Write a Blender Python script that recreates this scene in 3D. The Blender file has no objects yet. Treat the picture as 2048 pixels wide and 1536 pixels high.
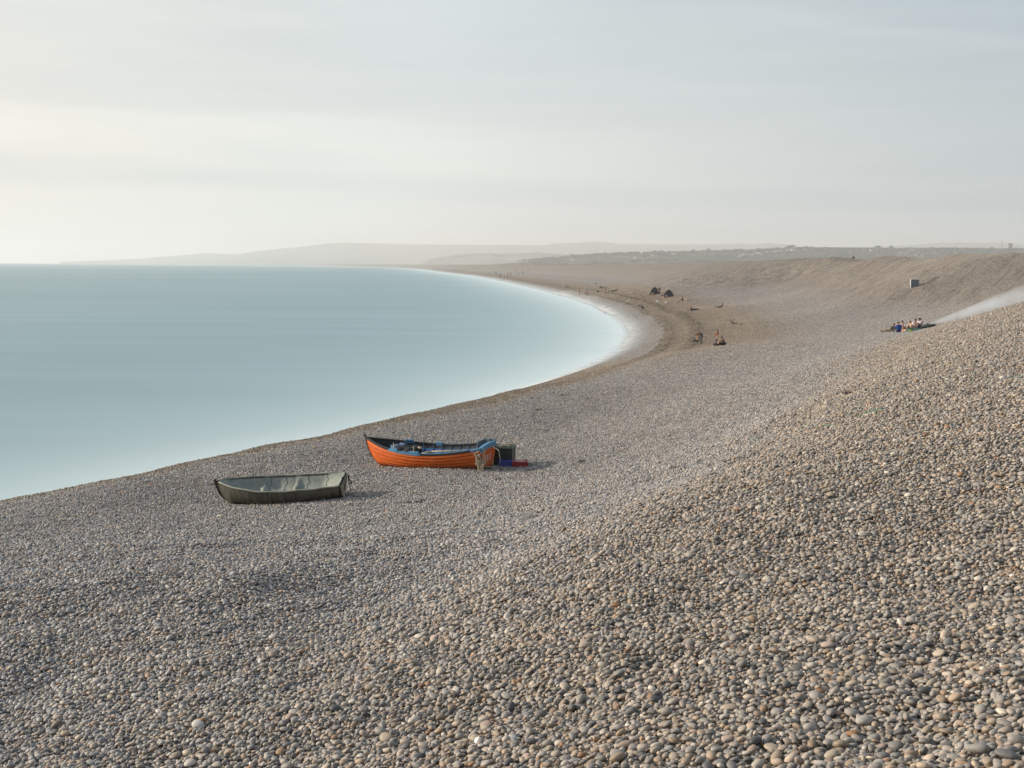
import bpy, bmesh, math, random
import numpy as np
from mathutils import Vector, Matrix, Euler, Quaternion
random.seed(7); RNG = np.random.default_rng(7)
SC = bpy.context.scene; COL = SC.collection; R = math.radians

# ------------------------------------------------------------------ camera
EYE = Vector((0.0, 0.0, 9.5)); F = 2472.0
PITCH = math.atan(237.6 / F); ROLL = 0.0058
_f = Vector((0, math.cos(PITCH), -math.sin(PITCH))); _u0 = Vector((0, math.sin(PITCH), math.cos(PITCH))); _r0 = Vector((1, 0, 0))
_r = _r0 * math.cos(ROLL) + _u0 * math.sin(ROLL); _u = -_r0 * math.sin(ROLL) + _u0 * math.cos(ROLL)
cam = bpy.data.cameras.new('camera'); cam.sensor_width = 36.0; cam.lens = 36.0 * F / 2048.0
cam.clip_start = 0.1; cam.clip_end = 60000.0
camo = bpy.data.objects.new('camera', cam); COL.objects.link(camo)
camo.matrix_world = Matrix(((_r.x, _u.x, -_f.x, EYE.x), (_r.y, _u.y, -_f.y, EYE.y), (_r.z, _u.z, -_f.z, EYE.z), (0, 0, 0, 1)))
SC.camera = camo

def ray(px, py):
    d = _f + _r * ((px - 1024) / F) - _u * ((py - 768) / F)
    return d
def atY(px, py, Y):
    d = ray(px, py); return EYE + d * (Y / d.y)
def atZ(px, py, Z):
    d = ray(px, py); return EYE + d * ((Z - EYE.z) / d.z)

# ------------------------------------------------------------------ light
SUN_AZ, SUN_EL = R(-82), R(20)            # azimuth from the view direction (+Y), to the left
sd = Vector((math.sin(SUN_AZ) * math.cos(SUN_EL), math.cos(SUN_AZ) * math.cos(SUN_EL), math.sin(SUN_EL)))
sun = bpy.data.lights.new('sun', 'SUN'); sun.energy = 5.0; sun.angle = R(1.2); sun.color = (1.0, 0.88, 0.73)
suno = bpy.data.objects.new('sun', sun); COL.objects.link(suno)
suno.rotation_euler = sd.to_track_quat('Z', 'Y').to_euler()

def N(nt, t, **kw):
    n = nt.nodes.new(t)
    for k, v in kw.items():
        if k in n.inputs.keys(): n.inputs[k].default_value = v
        else: setattr(n, k, v)
    return n
def math_node(nt, op, a, b=None, clamp=False):
    n = nt.nodes.new('ShaderNodeMath'); n.operation = op; n.use_clamp = clamp
    for i, v in enumerate((a, b)):
        if v is None: continue
        if isinstance(v, (int, float)): n.inputs[i].default_value = v
        else: nt.links.new(v, n.inputs[i])
    return n.outputs[0]
def mix_col(nt, fac, a, b, blend='MIX'):
    n = nt.nodes.new('ShaderNodeMix'); n.data_type = 'RGBA'; n.blend_type = blend; n.clamp_factor = False
    for i, v in ((0, fac), (6, a), (7, b)):
        if isinstance(v, (int, float)): n.inputs[i].default_value = v
        elif isinstance(v, tuple): n.inputs[i].default_value = (*v, 1) if len(v) == 3 else v
        else: nt.links.new(v, n.inputs[i])
    return n.outputs[2]
def ramp(nt, fac, stops, interp='LINEAR'):
    n = nt.nodes.new('ShaderNodeValToRGB'); cr = n.color_ramp; cr.interpolation = interp
    while len(cr.elements) < len(stops): cr.elements.new(0.5)
    for e, (p, c) in zip(cr.elements, stops):
        e.position = p; e.color = (*c, 1) if len(c) == 3 else c
    nt.links.new(fac, n.inputs[0]); return n.outputs[0]

world = bpy.data.worlds.new('World'); SC.world = world; world.use_nodes = True
nt = world.node_tree; nt.nodes.clear()
sky = N(nt, 'ShaderNodeTexSky'); sky.sky_type = 'NISHITA'; sky.sun_disc = False
sky.sun_elevation = SUN_EL; sky.sun_rotation = SUN_AZ; sky.dust_density = 4.0; sky.air_density = 1.0; sky.ozone_density = 1.5
tc = N(nt, 'ShaderNodeTexCoord'); dirv = tc.outputs['Generated']
sep = N(nt, 'ShaderNodeSeparateXYZ'); nt.links.new(dirv, sep.inputs[0])
dot = N(nt, 'ShaderNodeVectorMath'); dot.operation = 'DOT_PRODUCT'; nt.links.new(dirv, dot.inputs[0]); dot.inputs[1].default_value = tuple(sd)
ang = math_node(nt, 'ARCCOSINE', dot.outputs['Value'])
angn = math_node(nt, 'DIVIDE', ang, math.pi)
# thin veil of high cloud: brighter and creamier towards the sun, bluer away from it and higher up
veil = ramp(nt, angn, [(0.0, (1.35, 1.24, 1.06)), (0.18, (1.05, .97, .85)), (0.30, (.81, .77, .70)), (0.42, (.735, .757, .732)), (0.56, (.50, .56, .585)), (0.8, (.46, .51, .56)), (1.0, (.40, .46, .51))])
el = math_node(nt, 'MAXIMUM', sep.outputs['Z'], 0.0)
elf = ramp(nt, el, [(0.0, (0, 0, 0)), (0.06, (.10, .10, .10)), (0.22, (.62, .62, .62)), (0.5, (1, 1, 1))])
skys = N(nt, 'ShaderNodeVectorMath'); skys.operation = 'SCALE'; nt.links.new(sky.outputs[0], skys.inputs[0]); skys.inputs['Scale'].default_value = 0.10
high = mix_col(nt, 0.62, skys.outputs[0], mix_col(nt, 1.0, veil, (1.01, 1.12, 1.20), 'MULTIPLY'))
base = mix_col(nt, elf, veil, high)
base = mix_col(nt, 1.0, base, ramp(nt, el, [(.28, (1, 1, 1)), (.75, (.56, .60, .68))]), 'MULTIPLY')
# cirrus streaks, stretched along the horizon
mp = N(nt, 'ShaderNodeMapping'); nt.links.new(dirv, mp.inputs[0]); mp.inputs['Scale'].default_value = (1.5, 1.5, 17.0); mp.inputs['Rotation'].default_value = (0, R(2.2), 0)
nz = N(nt, 'ShaderNodeTexNoise', Scale=1.6, Detail=5.0, Roughness=.55, Distortion=.35); nt.links.new(mp.outputs[0], nz.inputs['Vector'])
st = ramp(nt, nz.outputs['Fac'], [(0.28, (.925, .94, .96)), (0.5, (1, 1, 1)), (0.72, (1.085, 1.065, 1.035))])
col = mix_col(nt, 1.0, base, st, 'MULTIPLY')
# a few long cirrus bands low over the sea
az = math_node(nt, 'ARCTAN2', sep.outputs['X'], sep.outputs['Y'])
nz2 = N(nt, 'ShaderNodeTexNoise', Scale=5.0, Detail=4.0, Roughness=.5); mp2 = N(nt, 'ShaderNodeMapping'); nt.links.new(dirv, mp2.inputs[0]); mp2.inputs['Scale'].default_value = (1, 1, 9); nt.links.new(mp2.outputs[0], nz2.inputs['Vector'])
wob = math_node(nt, 'MULTIPLY', math_node(nt, 'SUBTRACT', nz2.outputs['Fac'], .5), .022)
def streak(c0, slope, w_up, w_dn, amp, lo, hi):
    d = math_node(nt, 'SUBTRACT', math_node(nt, 'ADD', sep.outputs['Z'], wob), math_node(nt, 'ADD', c0, math_node(nt, 'MULTIPLY', az, slope)))
    up = math_node(nt, 'DIVIDE', math_node(nt, 'MAXIMUM', d, 0.0), w_up); dn = math_node(nt, 'DIVIDE', math_node(nt, 'MINIMUM', d, 0.0), w_dn)
    q = math_node(nt, 'ADD', math_node(nt, 'MULTIPLY', up, up), math_node(nt, 'MULTIPLY', dn, dn)); g = math_node(nt, 'POWER', 2.718, math_node(nt, 'MULTIPLY', q, -1.0))
    m = nt.nodes.new('ShaderNodeMapRange'); m.interpolation_type = 'SMOOTHSTEP'; m.inputs['From Min'].default_value = lo; m.inputs['From Max'].default_value = hi; m.inputs['To Min'].default_value = 1; m.inputs['To Max'].default_value = 0; nt.links.new(az, m.inputs['Value'])
    return math_node(nt, 'MULTIPLY', math_node(nt, 'MULTIPLY', g, m.outputs[0]), amp)
warm = math_node(nt, 'ADD', streak(.106, -.021, .006, .035, .085, -.1, .35), streak(.045, -.02, .010, .012, .03, .5, 1.2))
cool = math_node(nt, 'ADD', streak(.063, -.031, .008, .014, .05, -.05, .25), streak(.055, -.02, .010, .008, .055, 1.0, 1.6))
trail = math_node(nt, 'MULTIPLY', streak(.217, -.1415, .004, .006, .07, 1.2, 1.8), ramp(nt, az, [(.10, (0, 0, 0)), (.30, (1, 1, 1))]))
def lit(c, f, tint):
    n = nt.nodes.new('ShaderNodeVectorMath'); n.operation = 'MULTIPLY_ADD'; n.inputs[1].default_value = tint; s_ = nt.nodes.new('ShaderNodeVectorMath'); s_.operation = 'SCALE'; nt.links.new(c, s_.inputs[0]); nt.links.new(f, s_.inputs['Scale'])
    nt.links.new(s_.outputs[0], n.inputs[0]); nt.links.new(c, n.inputs[2]); return n.outputs[0]
col = lit(col, warm, (1.15, 1.0, .75)); col = lit(col, trail, (1.1, 1.05, .9)); col = lit(col, cool, (-1.15, -.95, -.75))
bg = N(nt, 'ShaderNodeBackground'); nt.links.new(col, bg.inputs[0]); bg.inputs[1].default_value = 1.0
wo = N(nt, 'ShaderNodeOutputWorld'); nt.links.new(bg.outputs[0], wo.inputs[0])

SC.view_settings.view_transform = 'Standard'; SC.view_settings.look = 'None'; SC.view_settings.gamma = 1.0
SC.view_settings.exposure = 0.10; SC.view_settings.use_curve_mapping = False
SC.render.engine = 'CYCLES'; cy = SC.cycles
cy.max_bounces = 6; cy.diffuse_bounces = 2; cy.glossy_bounces = 2; cy.transparent_max_bounces = 8; cy.volume_bounces = 2; cy.transmission_bounces = 2
cy.sample_clamp_indirect = 4.0; cy.use_denoising = True; cy.caustics_reflective = False; cy.caustics_refractive = False
SC.render.film_transparent = False

# ------------------------------------------------------------------ helpers
def link(o, parent=None):
    COL.objects.link(o)
    if parent is not None: o.parent = parent
    return o
def mesh_obj(name, V, Fc, mat=None, parent=None, smooth=False, mats=None, fm=None):
    me = bpy.data.meshes.new(name); me.from_pydata([tuple(v) for v in V], [], [tuple(f) for f in Fc]); me.update()
    for m in (mats or ([mat] if mat else [])): me.materials.append(m)
    if fm is not None: me.polygons.foreach_set('material_index', fm)
    if smooth: me.polygons.foreach_set('use_smooth', [True] * len(me.polygons))
    return link(bpy.data.objects.new(name, me), parent)
def tag(o, label=None, cat=None, group=None, kind=None):
    if label: o['label'] = label
    if cat: o['category'] = cat
    if group: o['group'] = group
    if kind: o['kind'] = kind
    return o
def thing(name, label, cat, loc=(0, 0, 0), rz=0.0, group=None):
    o = bpy.data.objects.new(name, None); o.empty_display_size = .3; COL.objects.link(o)
    o.location = loc; o.rotation_euler = (0, 0, rz); return tag(o, label, cat, group)
class MB:
    def __init__(s): s.V = []; s.F = []; s.M = []
    def add(s, V, Fc, m=0):
        b = len(s.V); s.V += [tuple(v) for v in V]; s.F += [tuple(b + i for i in f) for f in Fc]; s.M += [m] * len(Fc); return s
    def box(s, x0, x1, y0, y1, z0, z1, m=0, mtx=None):
        V = [Vector(p) for p in ((x0, y0, z0), (x1, y0, z0), (x1, y1, z0), (x0, y1, z0), (x0, y0, z1), (x1, y0, z1), (x1, y1, z1), (x0, y1, z1))]
        if mtx is not None: V = [mtx @ v for v in V]
        return s.add(V, [(3, 2, 1, 0), (4, 5, 6, 7), (0, 1, 5, 4), (1, 2, 6, 5), (2, 3, 7, 6), (3, 0, 4, 7)], m)
    def tube(s, pts, r, n=6, m=0, cap=True):
        pts = [Vector(p) for p in pts]; rs = r if isinstance(r, (list, tuple)) else [r] * len(pts)
        V = []; Fc = []; ref = None
        for i, p in enumerate(pts):
            d = (pts[min(i + 1, len(pts) - 1)] - pts[max(i - 1, 0)]).normalized()
            if ref is None: ref = d.orthogonal()
            a = (ref - d * ref.dot(d)).normalized(); b = d.cross(a); ref = a
            for k in range(n):
                t = 2 * math.pi * k / n; V.append(p + (a * math.cos(t) + b * math.sin(t)) * rs[i])
        for i in range(len(pts) - 1):
            for k in range(n):
                Fc.append((i * n + k, i * n + (k + 1) % n, (i + 1) * n + (k + 1) % n, (i + 1) * n + k))
        if cap:
            Fc.append(tuple(reversed(range(n)))); Fc.append(tuple(range((len(pts) - 1) * n, len(pts) * n)))
        return s.add(V, Fc, m)
    def blob(s, c, rx, ry, rz, seg=10, rings=7, m=0, jit=0.0, rnd=random):
        V = []; Fc = []
        for i in range(1, rings):
            th = math.pi * i / rings
            for k in range(seg):
                ph = 2 * math.pi * k / seg; j = 1 + rnd.uniform(-jit, jit)
                V.append((c[0] + rx * j * math.sin(th) * math.cos(ph), c[1] + ry * j * math.sin(th) * math.sin(ph), c[2] + rz * j * math.cos(th)))
        t = len(V); V += [(c[0], c[1], c[2] + rz), (c[0], c[1], c[2] - rz)]
        for k in range(seg):
            Fc.append((t, k, (k + 1) % seg)); Fc.append((t + 1, (rings - 2) * seg + (k + 1) % seg, (rings - 2) * seg + k))
            for i in range(rings - 2):
                Fc.append((i * seg + k, (i + 1) * seg + k, (i + 1) * seg + (k + 1) % seg, i * seg + (k + 1) % seg))
        return s.add(V, Fc, m)
    def build(s, name, mats, parent=None, smooth=False):
        mats = mats if isinstance(mats, (list, tuple)) else [mats]
        return mesh_obj(name, s.V, s.F, None, parent, smooth, mats, s.M)

def new_mat(name):
    m = bpy.data.materials.new(name); m.use_nodes = True; t = m.node_tree
    return m, t, t.nodes['Principled BSDF'], t.nodes['Material Output']
def pmat(name, c, rough=.6, var=.18, scale=8.0, c2=None, bump=0.0, bscale=60.0, spec=.5, metal=0.0, stretch=(1, 1, 1)):
    """painted / plain surface with blotchy colour variation and fine relief, in object space"""
    m, t, b, o = new_mat(name)
    tc = N(t, 'ShaderNodeTexCoord'); mp = N(t, 'ShaderNodeMapping'); mp.inputs['Scale'].default_value = stretch
    t.links.new(tc.outputs['Object'], mp.inputs[0])
    n1 = N(t, 'ShaderNodeTexNoise', Scale=scale, Detail=6.0, Roughness=.62); t.links.new(mp.outputs[0], n1.inputs['Vector'])
    ca = tuple(x * (1 - var) for x in c); cb = c2 if c2 else tuple(min(1, x * (1 + var)) for x in c)
    t.links.new(ramp(t, n1.outputs['Fac'], [(.32, ca), (.68, cb)]), b.inputs['Base Color'])
    b.inputs['Roughness'].default_value = rough; b.inputs['Specular IOR Level'].default_value = spec; b.inputs['Metallic'].default_value = metal
    if bump > 0:
        n2 = N(t, 'ShaderNodeTexNoise', Scale=bscale, Detail=4.0); t.links.new(mp.outputs[0], n2.inputs['Vector'])
        bp = N(t, 'ShaderNodeBump', Strength=bump, Distance=.01); t.links.new(n2.outputs['Fac'], bp.inputs['Height']); t.links.new(bp.outputs[0], b.inputs['Normal'])
    return m

# value noise on numpy arrays
_perm = np.random.default_rng(3).random((256, 256))
def vnoise(x, y):
    xi = np.floor(x).astype(int); yi = np.floor(y).astype(int); fx = x - xi; fy = y - yi
    fx = fx * fx * (3 - 2 * fx); fy = fy * fy * (3 - 2 * fy)
    g = lambda a, b: _perm[a & 255, b & 255]
    return (g(xi, yi) * (1 - fx) + g(xi + 1, yi) * fx) * (1 - fy) + (g(xi, yi + 1) * (1 - fx) + g(xi + 1, yi + 1) * fx) * fy - .5
def fbm(x, y, o=4):
    s = 0; a = 1.0
    for i in range(o): s = s + a * vnoise(x * 2 ** i + 17.3 * i, y * 2 ** i - 9.1 * i); a *= .5
    return s
def sstep(a, b, x):
    t = np.clip((x - a) / (b - a), 0, 1); return t * t * (3 - 2 * t)
# ------------------------------------------------------------------ the shape of the beach
# heights (above the sea) at places on the beach; the shore curves away into the distance
CP = []   # (X, Y, Z)
def cpY(px, py, Y): p = atY(px, py, Y); CP.append((p.x, p.y, p.z))
def cpZ(px, py, Z): p = atZ(px, py, Z); CP.append((p.x, p.y, p.z)); return p
for a in [(0, 1536, 11), (512, 1536, 9.5), (1024, 1536, 8), (1536, 1536, 7), (2048, 1536, 6.2),
          (0, 1350, 14.5), (512, 1350, 13), (1024, 1350, 11), (1536, 1350, 9.5), (2048, 1350, 8.6),
          (0, 1150, 20.5), (512, 1150, 19), (1024, 1150, 16.5), (1536, 1150, 13.5), (2048, 1150, 12.3),
          (1450, 965, 20), (1350, 965, 28), (1024, 1080, 22.5), (512, 1085, 26), (0, 1080, 28), (1024, 1000, 35),
          (700, 1200, 18), (1200, 1060, 19.5), (1150, 1020, 27),
          (550, 1000, 40), (870, 937, 46), (1024, 955, 43.5), (1400, 880, 44), (1400, 800, 60), (1400, 700, 105),
          (1290, 700, 131), (1720, 775, 31), (1650, 765, 48), (1700, 700, 80), (1800, 663, 105), (1930, 672, 42),
          (2048, 606, 58), (2048, 700, 30), (2048, 850, 19), (2048, 1000, 15.5), (1720, 860, 23), (1700, 1000, 17), (1536, 1000, 17.5),
          (2048, 588, 130), (1829, 576, 155), (2048, 560, 150), (1600, 620, 170), (1450, 650, 150), (1450, 690, 118),
          (745, 935, 47.2), (760, 925, 49), (443, 996, 41.2), (600, 955, 43.8), (1310, 589, 285), (1440, 613, 210), (1383, 621, 200), (1365, 601, 245), (1600, 580, 240), (1800, 605, 150), (1600, 550, 290),
          (1800, 540, 205), (1150, 850, 62), (1000, 880, 56), (1300, 760, 80), (1230, 820, 66)]: cpY(*a)
cpZ(1160, 589, .85)
for px, py in [(-300, 1092), (0, 1008), (171, 973), (342, 934), (513, 898), (700, 858), (800, 835), (900, 812), (1000, 788)]:
    p = cpZ(px, py, 1.0); CP.append((p.x - 2.6, p.y + 1.2, -0.15)); CP.append((p.x - 9, p.y + 5, -1.6))
for px, py in [(1071, 773), (1154, 746)]:
    p = cpZ(px, py, 0.35); CP.append((p.x - 8, p.y + 3, -1.6))
SHORE = [atZ(px, py, 0.0) for px, py in [(1205, 723), (1246, 700), (1263, 670), (1254, 650), (1230, 632), (1190, 612), (1140, 595), (1080, 579)]]
for p in SHORE: CP.append((p.x, p.y, 0)); CP.append((p.x - 12, p.y + (4 if p.y < 180 else -2), -1.8))
CP += [(0, 0, 7.8), (15, 0, 9.7), (-10, 0, 5.4), (-25, 10, 2.9), (-22, 28, 2.0), (-40, -5, 1.5), (8, -6, 9.0), (28, 28, 9.6), (45, 60, 10.0), (62, 105, 10.8)]
for px, py, X in [(2048, 507, 72), (1900, 510.5, 73), (1760, 514, 74), (1650, 516.5, 74), (1592, 517.5, 72.5), (1550, 521, 74), (1450, 522, 72)]:
    d = ray(px, py); p = EYE + d * (X / d.x); CP.append((p.x, p.y, p.z)); CP.append((p.x + 14, p.y + 2, p.z - 1.2))
CP = np.array(CP)
K0 = 14.0
def warp(X, Y):
    Yc = np.maximum(Y, -K0 + 2.0); return X / (Yc + K0) * 1.6, np.log(Yc + K0)
cu, cv = warp(CP[:, 0], CP[:, 1])
def _phi(r2): return r2 * np.log(r2 + 1e-12) * .5
n = len(CP); A = np.zeros((n + 3, n + 3)); A[:n, :n] = _phi((cu[:, None] - cu) ** 2 + (cv[:, None] - cv) ** 2) + np.eye(n) * 2e-4
Pm = np.stack([np.ones(n), cu, cv], 1); A[:n, n:] = Pm; A[n:, :n] = Pm.T
W = np.linalg.solve(A, np.concatenate([CP[:, 2], np.zeros(3)]))
def tps(X, Y):
    u, v = warp(X, Y); out = np.empty(u.shape); uf = u.ravel(); vf = v.ravel(); of = out.ravel()
    for i in range(0, uf.size, 40000):
        a = uf[i:i + 40000]; b = vf[i:i + 40000]
        of[i:i + 40000] = _phi((a[:, None] - cu) ** 2 + (b[:, None] - cv) ** 2) @ W[:n] + W[n] + W[n + 1] * a + W[n + 2] * b
    return of.reshape(u.shape)
# the far beach: shore line and crest line as functions of Y
_far = [(p.y, p.x) for p in [atZ(*q, 0.0) for q in [(1230, 632), (1190, 612), (1140, 595), (1080, 579), (1020, 566), (980, 557.5), (940, 551), (900, 546.5)]]]
_far += [(2600, -195), (3600, -360), (5200, -750), (7600, -1400), (9500, -2200)]
FY = np.array([a for a, b in _far]); FX = np.array([b for a, b in _far])
def far_h(X, Y):
    xs = np.interp(Y, FY, FX); w = np.interp(Y, [350, 600, 900, 1500, 9000], [58, 66, 66, 62, 60])
    zc = np.interp(Y, [350, 500, 650, 824, 1300, 3000, 9000], [11.5, 11.1, 10.8, 10.4, 10.1, 9.8, 9.4])
    t = (X - xs) / w
    up = np.interp(t, [-1, 0, .12, .3, .5, .75, 1.0, 1.25, 2.0], [-6 / 10, 0, .10, .22, .36, .72, 1.0, .93, .25])
    return np.where(t < 2.0, up * zc, 2.2)
def base_h(X, Y):
    X = np.asarray(X, float); Y = np.asarray(Y, float)
    k = sstep(330, 460, Y); near = tps(X, np.minimum(Y, 900.0)); near = np.clip(near, -6, 13)
    # behind the crest the ground falls away to the lagoon
    z = near * (1 - k) + far_h(X, np.maximum(Y, 300)) * k
    b = sstep(92, 150, X) * sstep(120, 200, Y) * (1 - k); return z * (1 - b) + 4.0 * b
SHP = np.array([(p.x, p.y) for p in [atZ(px, py, 0.9) for px, py in [(-900, 1240), (-300, 1092), (0, 1008), (171, 973), (342, 934), (513, 898), (700, 858), (800, 835), (900, 812), (1000, 788)]]] +
               [(p.x, p.y) for p in [atZ(1071, 773, .35), atZ(1154, 746, .2)]] + [(p.x, p.y) for p in SHORE] + list(zip(FX[4:], FY[4:])))
def shore_dist(X, Y):
    """metres inland from the visible water's edge (negative out at sea)"""
    xy = np.stack([np.ravel(X), np.ravel(Y)], 1).astype(float); D = np.full(len(xy), 1e9); S = np.ones(len(xy))
    for a, c in zip(SHP[:-1], SHP[1:]):
        ab = c - a; w = xy - a; t = np.clip((w @ ab) / (ab @ ab), 0, 1); d = np.linalg.norm(w - t[:, None] * ab, axis=1); k = d < D; D = np.where(k, d, D)
        S = np.where(k, np.where(ab[1] * w[:, 0] - ab[0] * w[:, 1] > 0, 1, -1), S)
    return (D * S).reshape(np.shape(X))
def height(X, Y):
    X = np.asarray(X, float); Y = np.asarray(Y, float); z = base_h(X, Y)
    m = sstep(0.2, 1.6, z)
    z = z + .055 * fbm(X * .45, Y * .45, 3) * (0.25 + .75 * m)
    z = z + .13 * fbm(X * .06 + 5, Y * .045, 3) * m * sstep(25, 90, Y) * sstep(11.0, 9.0, z)
    bay = sstep(95, 140, Y) * sstep(900, 500, Y); D = shore_dist(X, Y) + .8 * fbm(X * .09, Y * .05, 2); z = z + bay * (.15 * np.exp(-((D - 5.0) / .7) ** 2) + .17 * np.exp(-((D - 8.2) / .9) ** 2) + .10 * np.exp(-((D - 15) / 1.6) ** 2))
    z = z + (.085 * fbm(X * 1.5 + 3, Y * 1.3, 3) + .13 * fbm(X * .5 + 9, Y * .42, 2)) * m * sstep(40, 22, Y)
    # swash berms and footworn furrows: they follow the contours of the slope
    zz = z + .25 * fbm(X * .05, Y * .05, 2)
    z = z + .07 * m * sstep(60, 140, Y) * (np.abs(((zz * .9) % 1.0) - .5) - .25) * sstep(5.5, 4.0, z)
    q = fbm((X * .8 - Y * .28) * .62, (X * .3 + Y * .9) * .07, 3); sl = sstep(4.2, 6.5, z) * sstep(50, 110, Y) * (.15 + .85 * sstep(10.9, 9.6, z))
    z = z + .25 * q * sl; Dr = shore_dist(X, Y); k = sstep(95, 125, Y)
    return np.where(Dr < 0, z * (1 - k) + np.minimum(z, .07 * Dr) * k, z * (1 - k) + np.maximum(z, .03 + .045 * np.minimum(Dr, 6)) * k)

NU, NV = 560, 760
UU = np.linspace(-1.15, 1.05, NU); V0, V1 = math.log(4.0), math.log(9000.0); VV = np.linspace(V0, V1, NV)
GY = np.exp(VV)[:, None] - K0 + np.zeros((1, NU)); GX = UU[None, :] * (np.exp(VV)[:, None])
GZ = height(GX, GY)
def ground(X, Y):
    """height of the beach mesh itself, bilinear"""
    X = np.asarray(X, float); Y = np.asarray(Y, float)
    v = (np.log(np.maximum(Y + K0, 4.01)) - V0) / (V1 - V0) * (NV - 1); u = (X / (Y + K0) - UU[0]) / (UU[-1] - UU[0]) * (NU - 1)
    v = np.clip(v, 0, NV - 1.001); u = np.clip(u, 0, NU - 1.001); vi = v.astype(int); ui = u.astype(int); a = u - ui; b = v - vi
    return (GZ[vi, ui] * (1 - a) + GZ[vi, ui + 1] * a) * (1 - b) + (GZ[vi + 1, ui] * (1 - a) + GZ[vi + 1, ui + 1] * a) * b
def gz(x, y): return float(ground(x, y))
def gnormal(X, Y, e=.35):
    nx = -(ground(X + e, Y) - ground(X - e, Y)) / (2 * e); ny = -(ground(X, Y + e) - ground(X, Y - e)) / (2 * e)
    l = np.sqrt(nx * nx + ny * ny + 1); return nx / l, ny / l, 1 / l
def on_ground(px, py, ymin=4.0, ymax=6000.0):
    """where the sight line through a place in the photograph meets the beach"""
    d = ray(px, py); t = np.exp(np.linspace(math.log(ymin), math.log(ymax), 6000)) / d.y
    X = d.x * t; Y = d.y * t; Z = EYE.z + d.z * t; hit = np.where(ground(X, Y) >= Z)[0]
    i = hit[0] if len(hit) else -1
    return Vector((float(X[i]), float(Y[i]), gz(X[i], Y[i])))

# ------------------------------------------------------------------ beach mesh and material
def zone_nodes(t, pos, inl=None):
    """large-scale colour of the shingle: brown bands along the water's edge, browner and darker up the high bank"""
    sp = N(t, 'ShaderNodeSeparateXYZ'); t.links.new(pos, sp.inputs[0])
    n1 = N(t, 'ShaderNodeTexNoise', Scale=.06, Detail=5.0, Roughness=.6); t.links.new(pos, n1.inputs['Vector'])
    n2 = N(t, 'ShaderNodeTexNoise', Scale=.35, Detail=4.0, Roughness=.6); t.links.new(pos, n2.inputs['Vector'])
    c1 = math_node(t, 'SUBTRACT', n1.outputs['Fac'], .5); c2 = math_node(t, 'SUBTRACT', n2.outputs['Fac'], .5)
    zj = math_node(t, 'ADD', sp.outputs['Z'], math_node(t, 'ADD', math_node(t, 'MULTIPLY', c1, .9), math_node(t, 'MULTIPLY', c2, .35)))
    farY = ramp(t, math_node(t, 'DIVIDE', sp.outputs['Y'], 1000.0), [(.085, (0, 0, 0)), (.125, (1, 1, 1))])
    bank = ramp(t, math_node(t, 'DIVIDE', zj, 12.0), [(.375, (0, 0, 0)), (.50, (.66, .66, .66)), (1, (.72, .72, .72))])
    bank = math_node(t, 'MULTIPLY', bank, math_node(t, 'SUBTRACT', 1.0, math_node(t, 'MULTIPLY', farY, .3)))
    if inl is None: return bank, n2.outputs['Fac']
    D = math_node(t, 'ADD', inl, math_node(t, 'ADD', math_node(t, 'MULTIPLY', c1, 2.6), math_node(t, 'MULTIPLY', c2, 1.6))); Dn = math_node(t, 'DIVIDE', D, 30.0)
    near = ramp(t, math_node(t, 'DIVIDE', math_node(t, 'SUBTRACT', D, math_node(t, 'MULTIPLY', math_node(t, 'SUBTRACT', sp.outputs['Y'], 45.0), .055)), 30.0), [(0, (1.9, 1.9, 1.9)), (.075, (1.7, 1.7, 1.7)), (.125, (0, 0, 0))])
    bay = ramp(t, Dn, [(0, (0, 0, 0)), (.148, (.05, .05, .05)), (.16, (2.5, 2.5, 2.5)), (.18, (1.35, 1.35, 1.35)), (.262, (1.35, 1.35, 1.35)), (.276, (2.6, 2.6, 2.6)), (.305, (1.5, 1.5, 1.5)), (.40, (1.2, 1.2, 1.2)), (.56, (.7, .7, .7)), (.72, (0, 0, 0))])
    ed = mix_col(t, farY, near, bay)
    return math_node(t, 'MAXIMUM', bank, ed), n2.outputs['Fac']
ZONE_A, ZONE_B = (.975, .975, 1.0), (.895, .80, .69)
def zone_col(t, band):
    """colour multiplier of a zone: browner up to 1, then only darker (wet, weedy berm lines)"""
    hue = mix_col(t, math_node(t, 'MINIMUM', band, 1.1), ZONE_A, ZONE_B); ex = math_node(t, 'MAXIMUM', math_node(t, 'SUBTRACT', band, 1.0), 0.0)
    s = N(t, 'ShaderNodeVectorMath'); s.operation = 'SCALE'; t.links.new(hue, s.inputs[0]); t.links.new(math_node(t, 'SUBTRACT', 1.0, math_node(t, 'MULTIPLY', ex, .33)), s.inputs['Scale']); return s.outputs[0]
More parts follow.
